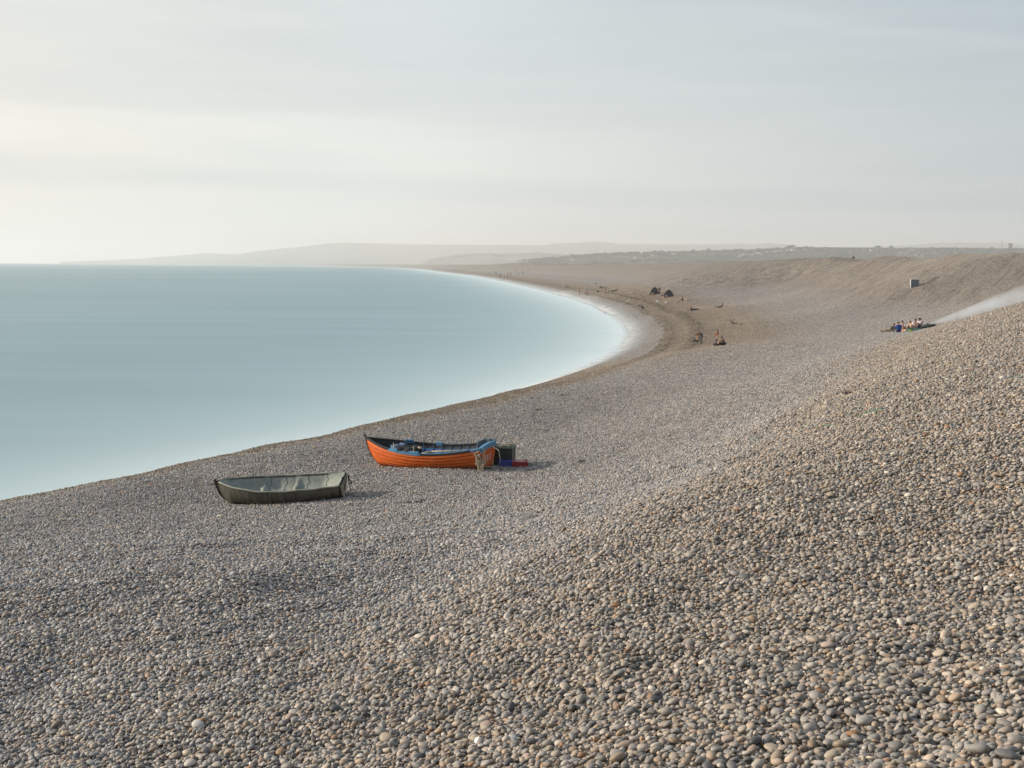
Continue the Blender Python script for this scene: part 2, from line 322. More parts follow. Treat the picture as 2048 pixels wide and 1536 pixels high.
def grain(t, c, pos):
    """patches of paler and darker stones a hand or an arm across"""
    for s_, lo, hi in ((4.2, .74, 1.27), (1.1, .90, 1.10)):
        n = N(t, 'ShaderNodeTexNoise', Scale=s_, Detail=3.0, Roughness=.7); t.links.new(pos, n.inputs['Vector'])
        c = mix_col(t, 1.0, c, ramp(t, n.outputs['Fac'], [(.34, (lo, lo, lo)), (.66, (hi, hi * .995, hi * .985))]), 'MULTIPLY')
    # footworn furrows running slantwise up the high bank: their shading is painted as dark and pale streaks
    mp = N(t, 'ShaderNodeMapping'); mp.inputs['Rotation'].default_value = (0, 0, .56); t.links.new(pos, mp.inputs[0]); m2 = N(t, 'ShaderNodeMapping'); m2.inputs['Scale'].default_value = (1.7, .06, 0); t.links.new(mp.outputs[0], m2.inputs[0])
    n = N(t, 'ShaderNodeTexNoise', Scale=1.0, Detail=4.0, Roughness=.7, Distortion=.3); t.links.new(m2.outputs[0], n.inputs['Vector']); s_ = N(t, 'ShaderNodeSeparateXYZ'); t.links.new(pos, s_.inputs[0])
    k = math_node(t, 'MULTIPLY', ramp(t, math_node(t, 'DIVIDE', s_.outputs['Z'], 12.0), [(.36, (0, 0, 0)), (.5, (1, 1, 1))]), ramp(t, math_node(t, 'DIVIDE', s_.outputs['Y'], 400.0), [(.16, (0, 0, 0)), (.28, (1, 1, 1)), (.8, (1, 1, 1)), (1, (.3, .3, .3))]))
    return mix_col(t, k, c, mix_col(t, 1.0, c, ramp(t, n.outputs['Fac'], [(.36, (.74, .73, .71)), (.5, (1, 1, 1)), (.66, (1.12, 1.11, 1.10))]), 'MULTIPLY'))
def beach_material():
    m, t, b, o = new_mat('shingle_beach')
    g = N(t, 'ShaderNodeNewGeometry'); pos = g.outputs['Position']
    ia = N(t, 'ShaderNodeAttribute'); ia.attribute_name = 'inland'; band, n2 = zone_nodes(t, pos, ia.outputs['Fac'])
    vo = N(t, 'ShaderNodeTexVoronoi', Scale=17.0); t.links.new(pos, vo.inputs['Vector'])
    sc = N(t, 'ShaderNodeSeparateColor'); t.links.new(vo.outputs['Color'], sc.inputs[0])
    stone = ramp(t, sc.outputs[0], PALETTE)
    vo2 = N(t, 'ShaderNodeTexVoronoi', Scale=3.4); t.links.new(pos, vo2.inputs['Vector'])
    sc2 = N(t, 'ShaderNodeSeparateColor'); t.links.new(vo2.outputs['Color'], sc2.inputs[0])
    stone = mix_col(t, .5, stone, ramp(t, sc2.outputs[0], PALETTE))
    stone = mix_col(t, 1.0, stone, ramp(t, n2, [(.3, (.86, .86, .86)), (.7, (1.12, 1.11, 1.10))]), 'MULTIPLY')
    c = mix_col(t, 1.0, stone, zone_col(t, band), 'MULTIPLY')
    c = grain(t, c, pos); c = mix_col(t, 1.0, c, (.80, .80, .80), 'MULTIPLY')      # mean of a stone and its shaded joints, the shade put into the colour
    t.links.new(c, b.inputs['Base Color']); b.inputs['Roughness'].default_value = .85; b.inputs['Specular IOR Level'].default_value = .25
    spz = N(t, 'ShaderNodeSeparateXYZ'); t.links.new(pos, spz.inputs[0]); nearf = ramp(t, math_node(t, 'DIVIDE', spz.outputs['Y'], 3000.0), [(.1, (.8, .8, .8)), (.3, (.1, .1, .1))])
    bp = N(t, 'ShaderNodeBump', Strength=.9, Distance=.05); bp.invert = True; t.links.new(vo.outputs['Distance'], bp.inputs['Height'])
    bp2 = N(t, 'ShaderNodeBump', Strength=.7, Distance=.12); bp2.invert = True; t.links.new(vo2.outputs['Distance'], bp2.inputs['Height']); t.links.new(bp.outputs[0], bp2.inputs['Normal'])
    n3 = N(t, 'ShaderNodeTexNoise', Scale=1.1, Detail=6.0, Roughness=.7); t.links.new(pos, n3.inputs['Vector'])
    bp3 = N(t, 'ShaderNodeBump', Strength=.6, Distance=.22); t.links.new(n3.outputs['Fac'], bp3.inputs['Height']); t.links.new(bp2.outputs[0], bp3.inputs['Normal'])
    for q_ in (bp, bp2, bp3): t.links.new(nearf, q_.inputs['Strength'])
    t.links.new(bp3.outputs[0], b.inputs['Normal'])
    return m
PALETTE = [(0.0, (.085, .09, .10)), (.07, (.16, .165, .175)), (.17, (.25, .25, .25)), (.32, (.335, .325, .31)), (.45, (.30, .30, .31)), (.56, (.40, .365, .315)),
           (.66, (.335, .275, .215)), (.74, (.44, .425, .40)), (.82, (.27, .21, .155)), (.89, (.36, .30, .27)), (.945, (.54, .53, .50)), (.968, (.30, .17, .09)), (.985, (.42, .36, .28)), (1.0, (.62, .60, .56))]
MBEACH = beach_material()
idx = np.arange(NU * NV).reshape(NV, NU)
quads = np.stack([idx[:-1, :-1], idx[:-1, 1:], idx[1:, 1:], idx[1:, :-1]], -1).reshape(-1, 4)
zq = GZ.ravel()[quads].max(1); quads = quads[zq > -2.5]           # nothing of the deep sea bed
def big_mesh(name, V, Q):
    me = bpy.data.meshes.new(name); V = np.asarray(V, np.float32); Q = np.asarray(Q, np.int32)
    used = np.zeros(len(V), bool); used[Q.ravel()] = True; remap = np.cumsum(used) - 1; V = V[used]; Q = remap[Q]
    me.vertices.add(len(V)); me.vertices.foreach_set('co', V.ravel()); me.loops.add(Q.size); me.loops.foreach_set('vertex_index', Q.ravel().astype(np.int32))
    me.polygons.add(len(Q)); me.polygons.foreach_set('loop_start', np.arange(0, Q.size, Q.shape[1], dtype=np.int32)); me.update(calc_edges=True)
    me.polygons.foreach_set('use_smooth', np.ones(len(Q), bool)); return me, used
GD = shore_dist(GX, GY); me, used_ = big_mesh('beach', np.stack([GX, GY, GZ], -1).reshape(-1, 3), quads); me.materials.append(MBEACH)
at_ = me.attributes.new('inland', 'FLOAT', 'POINT'); at_.data.foreach_set('value', GD.ravel()[used_].astype(np.float32))
BEACH = link(bpy.data.objects.new('beach', me)); tag(BEACH, 'long curving shingle beach rising from the sea to a high crest', kind='structure')

# ------------------------------------------------------------------ the sea, calm and milky
def sea():
    Yr = np.exp(np.linspace(math.log(6), math.log(13000), 420)); nu = 260
    Us = np.linspace(-1.7, .45, nu); SX = Us[None, :] * (Yr[:, None] + 14); SY = Yr[:, None] + 0 * SX
    b = np.where(SY < 8500, ground(SX, SY), np.where(SX > -2400 - (SY - 8500) * .5, 3, -6)); b = np.where(SX < (Yr[:, None] + K0) * UU[0], -6, b)
    q = np.arange(SX.size).reshape(SX.shape); Q = np.stack([q[:-1, :-1], q[:-1, 1:], q[1:, 1:], q[1:, :-1]], -1).reshape(-1, 4)
    keep = b.ravel()[Q].min(1) < .25; Q = Q[keep]
    me, used = big_mesh('sea', np.stack([SX, SY, 0 * SX], -1).reshape(-1, 3), Q)
    # distance to the shore line
    xy = np.stack([SX, SY], -1).reshape(-1, 2)[used]; D = np.abs(shore_dist(xy[:, 0], xy[:, 1]))
    at = me.attributes.new('shore', 'FLOAT', 'POINT'); at.data.foreach_set('value', D.astype(np.float32))
    m, t, b_, o = new_mat('sea_water')
    A_ = N(t, 'ShaderNodeAttribute'); A_.attribute_name = 'shore'
    g = N(t, 'ShaderNodeNewGeometry'); mp = N(t, 'ShaderNodeMapping'); mp.inputs['Scale'].default_value = (.012, .09, 1); t.links.new(g.outputs['Position'], mp.inputs[0])
    nz = N(t, 'ShaderNodeTexNoise', Scale=1.0, Detail=6.0, Roughness=.62, Distortion=.6); t.links.new(mp.outputs[0], nz.inputs['Vector'])
    mp2 = N(t, 'ShaderNodeMapping'); mp2.inputs['Scale'].default_value = (.0016, .008, 1); t.links.new(g.outputs['Position'], mp2.inputs[0])
    nz2 = N(t, 'ShaderNodeTexNoise', Scale=1.0, Detail=4.0, Roughness=.6); t.links.new(mp2.outputs[0], nz2.inputs['Vector'])
    water = ramp(t, nz.outputs['Fac'], [(.3, (.12, .25, .295)), (.7, (.175, .325, .37))])
    water = mix_col(t, 1.0, water, ramp(t, nz2.outputs['Fac'], [(.3, (.87, .895, .91)), (.7, (1.12, 1.10, 1.09))]), 'MULTIPLY')
    d = math_node(t, 'ADD', A_.outputs['Fac'], math_node(t, 'MULTIPLY', math_node(t, 'SUBTRACT', nz.outputs['Fac'], .5), 5.0))
    sy = N(t, 'ShaderNodeSeparateXYZ'); t.links.new(g.outputs['Position'], sy.inputs[0]); wid = math_node(t, 'ADD', 4.0, math_node(t, 'MULTIPLY', math_node(t, 'MINIMUM', sy.outputs['Y'], 1500.0), .032))
    f1 = math_node(t, 'POWER', 2.718, math_node(t, 'DIVIDE', math_node(t, 'MULTIPLY', math_node(t, 'MAXIMUM', d, 0.0), -1.0), wid))
    f2 = math_node(t, 'POWER', 2.718, math_node(t, 'MULTIPLY', math_node(t, 'MAXIMUM', d, 0.0), -1 / 26.0))
    foam = math_node(t, 'ADD', math_node(t, 'MULTIPLY', f1, .50), math_node(t, 'MULTIPLY', f2, .50), clamp=True)
    c = mix_col(t, foam, water, (.74, .84, .86))
    t.links.new(c, b_.inputs['Base Color']); b_.inputs['IOR'].default_value = 1.33; b_.inputs['Specular IOR Level'].default_value = .52
    rr = math_node(t, 'ADD', math_node(t, 'MULTIPLY', foam, .5), .34, clamp=True); t.links.new(rr, b_.inputs['Roughness'])
    me.materials.append(m)
    so = link(bpy.data.objects.new('sea', me)); tag(so, 'smooth milky blue sea fading to white along the shore', kind='structure')
    # thin sheet of swash foam running up the pebbles
    S = [atZ(px, py, z) for px, py, z in [(1000, 788, .3), (1071, 773, .3), (1154, 746, .2)]] + SHORE + [Vector((x, y, 0)) for y, x in zip(FY[4:], FX[4:])]
    S2 = []
    for a, c in zip(S[:-1], S[1:]):
        k = max(2, min(60, int((c - a).length / 3)))
        for i in range(k): S2.append(a.lerp(c, i / k))
    # smooth
    arr = np.array([(p.x, p.y) for p in S2])
    for _ in range(12): arr[1:-1] = (arr[:-2] + 2 * arr[1:-1] + arr[2:]) / 4
    tg = np.gradient(arr, axis=0); tg /= np.linalg.norm(tg, axis=1)[:, None]; nr = np.stack([tg[:, 1], -tg[:, 0]], 1)
    K = 18; Vv = []; Aa = []; Ff = []
    for i in range(len(arr)):
        wd = 2.2 * min(1.0, .25 + i / 25) * (1 + .004 * arr[i][1])
        for k in range(K):
            s = -2.0 + (wd + 2.0) * k / (K - 1); x, y = arr[i] + nr[i] * s
            z = max(0.0, .5 * gz(x, y) + .25 * (gz(x - tg[i][0] * 2, y - tg[i][1] * 2) + gz(x + tg[i][0] * 2, y + tg[i][1] * 2))) + .11; Vv.append((x, y, z)); Aa.append(max(0.0, 1 - max(0, s) / wd) * float(sstep(-2.0, -.5, s)))
    for i in range(len(arr) - 1):
        for k in range(K - 1): Ff.append((i * K + k, i * K + k + 1, (i + 1) * K + k + 1, (i + 1) * K + k))
    m2, t2, b2, o2 = new_mat('swash_foam')
    A2 = N(t2, 'ShaderNodeAttribute'); A2.attribute_name = 'thick'; g2 = N(t2, 'ShaderNodeNewGeometry')
    nz3 = N(t2, 'ShaderNodeTexNoise', Scale=.6, Detail=5.0); t2.links.new(g2.outputs['Position'], nz3.inputs['Vector'])
    al = math_node(t2, 'MULTIPLY', math_node(t2, 'POWER', A2.outputs['Fac'], 1.9), math_node(t2, 'ADD', nz3.outputs['Fac'], .15), clamp=True)
    b2.inputs['Base Color'].default_value = (.74, .78, .79, 1); b2.inputs['Roughness'].default_value = .9
    t2.links.new(al, b2.inputs['Alpha'])
    fo = mesh_obj('swash_foam', Vv, Ff, m2, so, True); a3 = fo.data.attributes.new('thick', 'FLOAT', 'POINT'); a3.data.foreach_set('value', np.array(Aa, np.float32))
    fo['kind'] = 'stuff'
    return so
SEA = sea()
# ------------------------------------------------------------------ pebbles: a settled heap, dropped stone by stone
def pebble_tile(T=3.6, res=.005, per=1750, seed=5):
    rg = np.random.default_rng(seed); Nn = int(round(T / res)); H = np.zeros((Nn, Nn)); ID = -np.ones((Nn, Nn), int); out = []
    tot = int(T * T * per); L = np.clip(np.exp(rg.normal(math.log(.0220), .32, tot)), .011, .058)      # half length
    for i in range(tot):
        a = L[i]; b = a * rg.uniform(.52, .92); c = min(b * .95, a * rg.uniform(.36, .66)); yaw = rg.uniform(0, math.pi)
        r = int(math.ceil(a / res)) + 1; g = np.arange(-r, r + 1) * res; xx, yy = np.meshgrid(g, g, indexing='ij')
        cx = math.cos(yaw); sx = math.sin(yaw); q = ((xx * cx + yy * sx) / a) ** 2 + ((-xx * sx + yy * cx) / b) ** 2
        ins = q < 1; h = np.where(ins, c * np.sqrt(np.maximum(1 - q, 0)), 0); best = None
        for k in range(5):
            i0, j0 = rg.integers(0, Nn, 2); ii = (np.arange(-r, r + 1) + i0) % Nn; jj = (np.arange(-r, r + 1) + j0) % Nn
            P = H[np.ix_(ii, jj)]; z = (P + h)[ins].max() - .22 * c
            if best is None or z - .0 < best[0]: best = (z, i0, j0, ii, jj, P)
        z, i0, j0, ii, jj, P = best; top = z + h; up = ins & (top > P)
        P2 = np.where(up, top, P); H[np.ix_(ii, jj)] = P2; s = ID[np.ix_(ii, jj)]; s[up] = i; ID[np.ix_(ii, jj)] = s
        # lean with the stones below
        gx = (P[-1, :].mean() - P[0, :].mean()) / (2 * r * res); gy = (P[:, -1].mean() - P[:, 0].mean()) / (2 * r * res)
        out.append((i0 * res, j0 * res, z, a, b, c, yaw, gx, gy))
    out = np.array(out); vis = np.bincount(ID[ID >= 0], minlength=tot) * res * res
    keep = vis > .12 * math.pi * out[:, 3] * out[:, 4]; return out[keep], H, T
TILE, TH, TT = pebble_tile()
TILE[:, 2] -= np.percentile(TH, 22)
print('tile pebbles per m2', len(TILE) / TT ** 2)

def pebble_protos():
    ms = []
    for k in range(8):
        for lod in (2,):
            bm = bmesh.new(); bmesh.ops.create_icosphere(bm, subdivisions=lod, radius=1.0); rg = random.Random(k)
            e = rg.choice([2.0, 2.3, 2.6, 2.2]); ph = [rg.uniform(0, 6) for _ in range(6)]; am = rg.uniform(.05, .12)
            for v in bm.verts:
                x, y, z = v.co; s = (abs(x) ** e + abs(y) ** e + abs(z) ** e) ** (-1 / e); x *= s; y *= s; z *= s
                w = 1 + am * math.sin(2.1 * x + ph[0]) * math.cos(1.7 * y + ph[1]) + am * .6 * math.sin(3.1 * y + ph[2] + z) + am * .5 * math.cos(2.6 * z + ph[3] + x)
                sk = 1 + am * 1.6 * x * math.sin(ph[4])
                v.co = Vector((x * w, y * w * sk, z * w * (1 - .12 * math.cos(ph[5]) * x)))
            me = bpy.data.meshes.new('pebble'); bm.to_mesh(me); bm.free(); me.materials.append(MPEB)
            me.polygons.foreach_set('use_smooth', [True] * len(me.polygons)); ms.append(me)
    return ms
def pebble_material():
    m, t, b, o = new_mat('pebble_stone')
    oi = N(t, 'ShaderNodeObjectInfo'); band, n2 = zone_nodes(t, oi.outputs['Location'])
    stone = ramp(t, oi.outputs['Random'], PALETTE)
    br = math_node(t, 'FRACT', math_node(t, 'MULTIPLY', oi.outputs['Random'], 97.31))
    stone = mix_col(t, 1.0, stone, ramp(t, br, [(0, (.78, .78, .78)), (1, (1.22, 1.22, 1.22))]), 'MULTIPLY')
    tc = N(t, 'ShaderNodeTexCoord'); nz = N(t, 'ShaderNodeTexNoise', Scale=2.2, Detail=8.0, Roughness=.72); t.links.new(tc.outputs['Object'], nz.inputs['Vector'])
    stone = mix_col(t, 1.0, stone, ramp(t, nz.outputs['Fac'], [(.3, (.78, .78, .78)), (.5, (1, 1, 1)), (.72, (1.22, 1.20, 1.17))]), 'MULTIPLY')
    c = mix_col(t, 1.0, stone, zone_col(t, band), 'MULTIPLY')
    t.links.new(c, b.inputs['Base Color']); b.inputs['Roughness'].default_value = .62; b.inputs['Specular IOR Level'].default_value = .35
    return m
MPEB = pebble_material(); PROTO = pebble_protos()

NEAR_END, PATCH_END = 30.0, 340.0
def scatter():
    """points of every stone near enough to be seen as a stone"""
    allp = []
    def cover(y0, y1, s, jitter, seed, frac=1.0):
        rg = np.random.default_rng(seed); Ts = TT * s; res = []
        xs0, xs1 = -.50 * y1 - 4, .50 * y1 + 4
        for iy in range(int(math.floor(y0 / Ts)) - 1, int(math.ceil(y1 / Ts)) + 1):
            for ix in range(int(math.floor(xs0 / Ts)) - 1, int(math.ceil(xs1 / Ts)) + 1):
                cxm = (ix + .5) * Ts; cym = (iy + .5) * Ts
                if abs(cxm) > .47 * (cym + Ts) + 2.5 + Ts or cym < y0 - Ts or cym > y1 + Ts: continue
                A_ = TILE.copy(); A_[:, 0] = A_[:, 0] * s + ix * Ts; A_[:, 1] = A_[:, 1] * s + iy * Ts; A_[:, 2:6] *= s; res.append(A_)
        P = np.concatenate(res); e = rg.normal(0, jitter, len(P)); Y = P[:, 1] + e
        k = (Y >= y0) & (Y < y1) & (np.abs(P[:, 0]) < .45 * P[:, 1] + 2.2); P = P[k]
        z = ground(P[:, 0], P[:, 1]); P = P[z > -.25]; return P
    bands = [cover(3.4, NEAR_END, 1.0, .35, 1)]
    P = np.concatenate(bands); x, y = P[:, 0], P[:, 1]
    nx, ny, nz = gnormal(x, y); z = ground(x, y) + P[:, 2]
    # rotation: yaw, then lean of the heap, then slope of the ground
    gx = np.clip(P[:, 7], -.5, .5) * .7 + RNG.normal(0, .26, len(P)) + nx / -nz; gy = np.clip(P[:, 8], -.5, .5) * .7 + RNG.normal(0, .26, len(P)) + ny / -nz
    up = np.stack([-gx, -gy, np.ones_like(gx)], 1); up /= np.linalg.norm(up, axis=1)[:, None]
    xa = np.stack([np.cos(P[:, 6]), np.sin(P[:, 6]), 0 * x], 1); xa -= up * (xa * up).sum(1)[:, None]; xa /= np.linalg.norm(xa, axis=1)[:, None]
    ya = np.cross(up, xa)
    # XYZ euler from matrix columns (xa, ya, up)
    ey = np.arcsin(np.clip(-xa[:, 2], -1, 1)); ex = np.arctan2(ya[:, 2], up[:, 2]); ez = np.arctan2(xa[:, 1], xa[:, 0])
    rot = np.stack([ex, ey, ez], 1).astype(np.float32); pos = np.stack([x, y, z], 1).astype(np.float32); scl = P[:, 3:6].astype(np.float32)
    return pos, rot, scl
POS, ROT, SCL = scatter()
print('pebbles', len(POS))
def keep_out():
    """no loose stones inside the boats, set later"""
    return np.ones(len(POS), bool)
def build_patches():
    """beyond 30 m the heap comes in patches of 1.2 m, each some 1300 real stones, laid to the slope of the ground"""
    m, t, b, o = new_mat('pebble_stone_far'); A_ = N(t, 'ShaderNodeAttribute'); A_.attribute_name = 'rnd'; oi = N(t, 'ShaderNodeObjectInfo'); g = N(t, 'ShaderNodeNewGeometry'); ia = N(t, 'ShaderNodeAttribute'); ia.attribute_name = 'inland'; ia.attribute_type = 'INSTANCER'
    rd = math_node(t, 'FRACT', math_node(t, 'ADD', A_.outputs['Fac'], math_node(t, 'MULTIPLY', oi.outputs['Random'], 7.31))); band, n2 = zone_nodes(t, g.outputs['Position'], ia.outputs['Fac'])
    stone = ramp(t, rd, PALETTE); br = math_node(t, 'FRACT', math_node(t, 'MULTIPLY', rd, 97.31))
    stone = mix_col(t, 1.0, stone, ramp(t, br, [(0, (.78, .78, .78)), (1, (1.22, 1.22, 1.22))]), 'MULTIPLY')
    c = grain(t, mix_col(t, 1.0, stone, zone_col(t, band), 'MULTIPLY'), g.outputs['Position']); t.links.new(c, b.inputs['Base Color']); b.inputs['Roughness'].default_value = .62; b.inputs['Specular IOR Level'].default_value = .35
    bm = bmesh.new(); bmesh.ops.create_icosphere(bm, subdivisions=2, radius=1.03); IV = np.array([v.co[:] for v in bm.verts]); IF = np.array([[v.index for v in f.verts] for f in bm.faces]); bm.free()
    pc = bpy.data.collections.new('pebble_patches'); rg = np.random.default_rng(4)
    for i in range(3):
        for j in range(3):
            k = (TILE[:, 0] >= i * 1.2) & (TILE[:, 0] < i * 1.2 + 1.2) & (TILE[:, 1] >= j * 1.2) & (TILE[:, 1] < j * 1.2 + 1.2); P = TILE[k]; n_ = len(P)
            V = IV[None] * P[:, None, 3:6] * rg.uniform(.94, 1.06, (n_, 42, 1)); gx = np.clip(P[:, 7], -.5, .5) * .7 + rg.normal(0, .26, n_); gy = np.clip(P[:, 8], -.5, .5) * .7 + rg.normal(0, .26, n_)
            up = np.stack([-gx, -gy, 1 + 0 * gx], 1); up /= np.linalg.norm(up, axis=1)[:, None]; xa = np.stack([np.cos(P[:, 6]), np.sin(P[:, 6]), 0 * gx], 1); xa -= up * (xa * up).sum(1)[:, None]; xa /= np.linalg.norm(xa, axis=1)[:, None]; ya = np.cross(up, xa)
            Wd = V[:, :, 0:1] * xa[:, None] + V[:, :, 1:2] * ya[:, None] + V[:, :, 2:3] * up[:, None]
            Wd += np.stack([P[:, 0] - i * 1.2 - .6, P[:, 1] - j * 1.2 - .6, P[:, 2]], 1)[:, None]
            Fc = (IF[None] + (np.arange(n_) * 42)[:, None, None]).reshape(-1, 3); me, _ = big_mesh('pebble_patch', Wd.reshape(-1, 3), Fc); me.materials.append(m)
            a = me.attributes.new('rnd', 'FLOAT', 'POINT'); a.data.foreach_set('value', np.repeat(rg.random(n_), 42).astype(np.float32))
            pc.objects.link(bpy.data.objects.new('pebble_patch_%d' % (i * 3 + j), me))
    S = 1.2; ys = np.arange(NEAR_END - .6, PATCH_END, S); pts = []
    for y in ys:
        xs = np.arange(-.45 * y - 2.5, .45 * y + 2.5, S) + rg.uniform(0, .3); pts.append(np.stack([xs, y + 0 * xs], 1))
    P = np.concatenate(pts); z = ground(P[:, 0], P[:, 1]); k = (z > -.2) & (rg.random(len(P)) > sstep(PATCH_END - 110, PATCH_END, P[:, 1])); P = P[k]
    k = keep_out_xy(P); x, y = P[:, 0], P[:, 1]; z = ground(x, y); nx, ny, nz = gnormal(x, y, .6)
    up = np.stack([nx, ny, nz], 1); ang = rg.integers(0, 4, len(P)) * math.pi / 2; xa = np.stack([np.cos(ang), np.sin(ang), 0 * x], 1); xa -= up * (xa * up).sum(1)[:, None]; xa /= np.linalg.norm(xa, axis=1)[:, None]; ya = np.cross(up, xa)
    ey = np.arcsin(np.clip(-xa[:, 2], -1, 1)); ex = np.arctan2(ya[:, 2], up[:, 2]); ez = np.arctan2(xa[:, 1], xa[:, 0])
    n_ = len(P); print('patches', n_)
    instancer('shingle', pc, np.stack([x, y, z + .004], 1).astype(np.float32), np.stack([ex, ey, ez], 1).astype(np.float32), np.ones((n_, 3), np.float32), rg.integers(0, 9, n_).astype(np.int32), 'finer looking shingle farther down and along the beach', shore_dist(x, y).astype(np.float32))
def keep_out_xy(P): return np.ones(len(P), bool)
def build_pebbles():
    global POS, ROT, SCL
    k = keep_out(); POS, ROT, SCL = POS[k], ROT[k], SCL[k]
    ty = RNG.integers(0, 8, len(POS)).astype(np.int32)
    # the 300 that show largest become objects of their own
    d = np.sqrt(((POS - np.array(EYE)) ** 2).sum(1)); v = POS - np.array(EYE); zc = v @ np.array(_f); px = 1024 + F * (v @ np.array(_r)) / zc; py = 768 - F * (v @ np.array(_u)) / zc
    size = SCL[:, 0] / d * ((px > 8) & (px < 2040) & (py > 10) & (py < 1530)); big = np.argsort(-size)[:300]
    for i in big:
        o = bpy.data.objects.new('pebble', PROTO[ty[i]]); COL.objects.link(o); o.parent = BEACH
        o.location = POS[i].tolist(); o.rotation_euler = ROT[i].tolist(); o.scale = SCL[i].tolist()
    m = np.ones(len(POS), bool); m[big] = False; P, Ro, S, Ty = POS[m], ROT[m], SCL[m], ty[m]
    pc = bpy.data.collections.new('pebble_shapes')
    for k_, pm in enumerate(PROTO):
        q = bpy.data.objects.new('pebble_shape_%d' % k_, pm); pc.objects.link(q)
    instancer('pebbles', pc, P, Ro, S, Ty, 'mass of rounded grey, tan and brown pebbles')
def instancer(name, pc, P, Ro, S, Ty, label, inl=None):
    me = bpy.data.meshes.new(name); me.vertices.add(len(P)); me.vertices.foreach_set('co', P.ravel())
    for nm, tp, arr, key in (('rot', 'FLOAT_VECTOR', Ro, 'vector'), ('scl', 'FLOAT_VECTOR', S, 'vector'), ('kindof', 'INT', Ty, 'value')) + ((('inland', 'FLOAT', inl, 'value'),) if inl is not None else ()):
        a = me.attributes.new(nm, tp, 'POINT'); a.data.foreach_set(key, arr.ravel())
    o = link(bpy.data.objects.new(name, me), BEACH); o['kind'] = 'stuff'; o['label'] = label
    ng = bpy.data.node_groups.new('lay_pebbles', 'GeometryNodeTree'); ng.interface.new_socket('Geometry', in_out='INPUT', socket_type='NodeSocketGeometry'); ng.interface.new_socket('Geometry', in_out='OUTPUT', socket_type='NodeSocketGeometry')
    gi = ng.nodes.new('NodeGroupInput'); go = ng.nodes.new('NodeGroupOutput'); m2p = ng.nodes.new('GeometryNodeMeshToPoints'); iop = ng.nodes.new('GeometryNodeInstanceOnPoints')
    ci = ng.nodes.new('GeometryNodeCollectionInfo'); ci.inputs['Collection'].default_value = pc; ci.inputs['Separate Children'].default_value = True; ci.inputs['Reset Children'].default_value = True
    def attr(nm, dt):
        a = ng.nodes.new('GeometryNodeInputNamedAttribute'); a.data_type = dt; a.inputs['Name'].default_value = nm; return a.outputs['Attribute']
    L = ng.links.new; L(gi.outputs[0], m2p.inputs['Mesh']); L(m2p.outputs[0], iop.inputs['Points']); L(ci.outputs[0], iop.inputs['Instance']); iop.inputs['Pick Instance'].default_value = True
    L(attr('kindof', 'INT'), iop.inputs['Instance Index'])
    e2r = ng.nodes.new('FunctionNodeEulerToRotation'); L(attr('rot', 'FLOAT_VECTOR'), e2r.inputs[0]); L(e2r.outputs[0], iop.inputs['Rotation'])
    L(attr('scl', 'FLOAT_VECTOR'), iop.inputs['Scale']); L(iop.outputs[0], go.inputs[0])
    md = o.modifiers.new('lay_pebbles', 'NODES'); md.node_group = ng
# ------------------------------------------------------------------ far land in the haze
def field_material(name, seed, dark=1.0):
    m, t, b, o = new_mat(name); g = N(t, 'ShaderNodeNewGeometry'); mp = N(t, 'ShaderNodeMapping'); mp.inputs['Location'].default_value = (seed, seed * 2, 0); t.links.new(g.outputs['Position'], mp.inputs[0])
    mp.inputs['Rotation'].default_value = (0, 0, .35); mp.inputs['Scale'].default_value = (1, .45, 0)
    vo = N(t, 'ShaderNodeTexVoronoi', Scale=.0045); t.links.new(mp.outputs[0], vo.inputs['Vector']); sc = N(t, 'ShaderNodeSeparateColor'); t.links.new(vo.outputs['Color'], sc.inputs[0])
    c = ramp(t, sc.outputs[0], [(0, (.06 * dark, .085 * dark, .055 * dark)), (.4, (.09 * dark, .12 * dark, .07 * dark)), (.6, (.16 * dark, .19 * dark, .11 * dark)), (.8, (.19 * dark, .20 * dark, .14 * dark)), (1, (.08 * dark, .11 * dark, .065 * dark))], 'CONSTANT')
    ve = N(t, 'ShaderNodeTexVoronoi', Scale=.0045); ve.feature = 'DISTANCE_TO_EDGE'; t.links.new(mp.outputs[0], ve.inputs['Vector'])
    c = mix_col(t, ramp(t, ve.outputs['Distance'], [(.02, (1, 1, 1)), (.05, (0, 0, 0))]), c, (.03, .045, .025))
    nz = N(t, 'ShaderNodeTexNoise', Scale=.02, Detail=6.0); t.links.new(g.outputs['Position'], nz.inputs['Vector'])
    c = mix_col(t, ramp(t, nz.outputs['Fac'], [(.5, (0, 0, 0)), (.62, (.8, .8, .8))]), c, (.035, .05, .03))
    t.links.new(c, b.inputs['Base Color']); b.inputs['Roughness'].default_value = .95; b.inputs['Specular IOR Level'].default_value = .1; return m
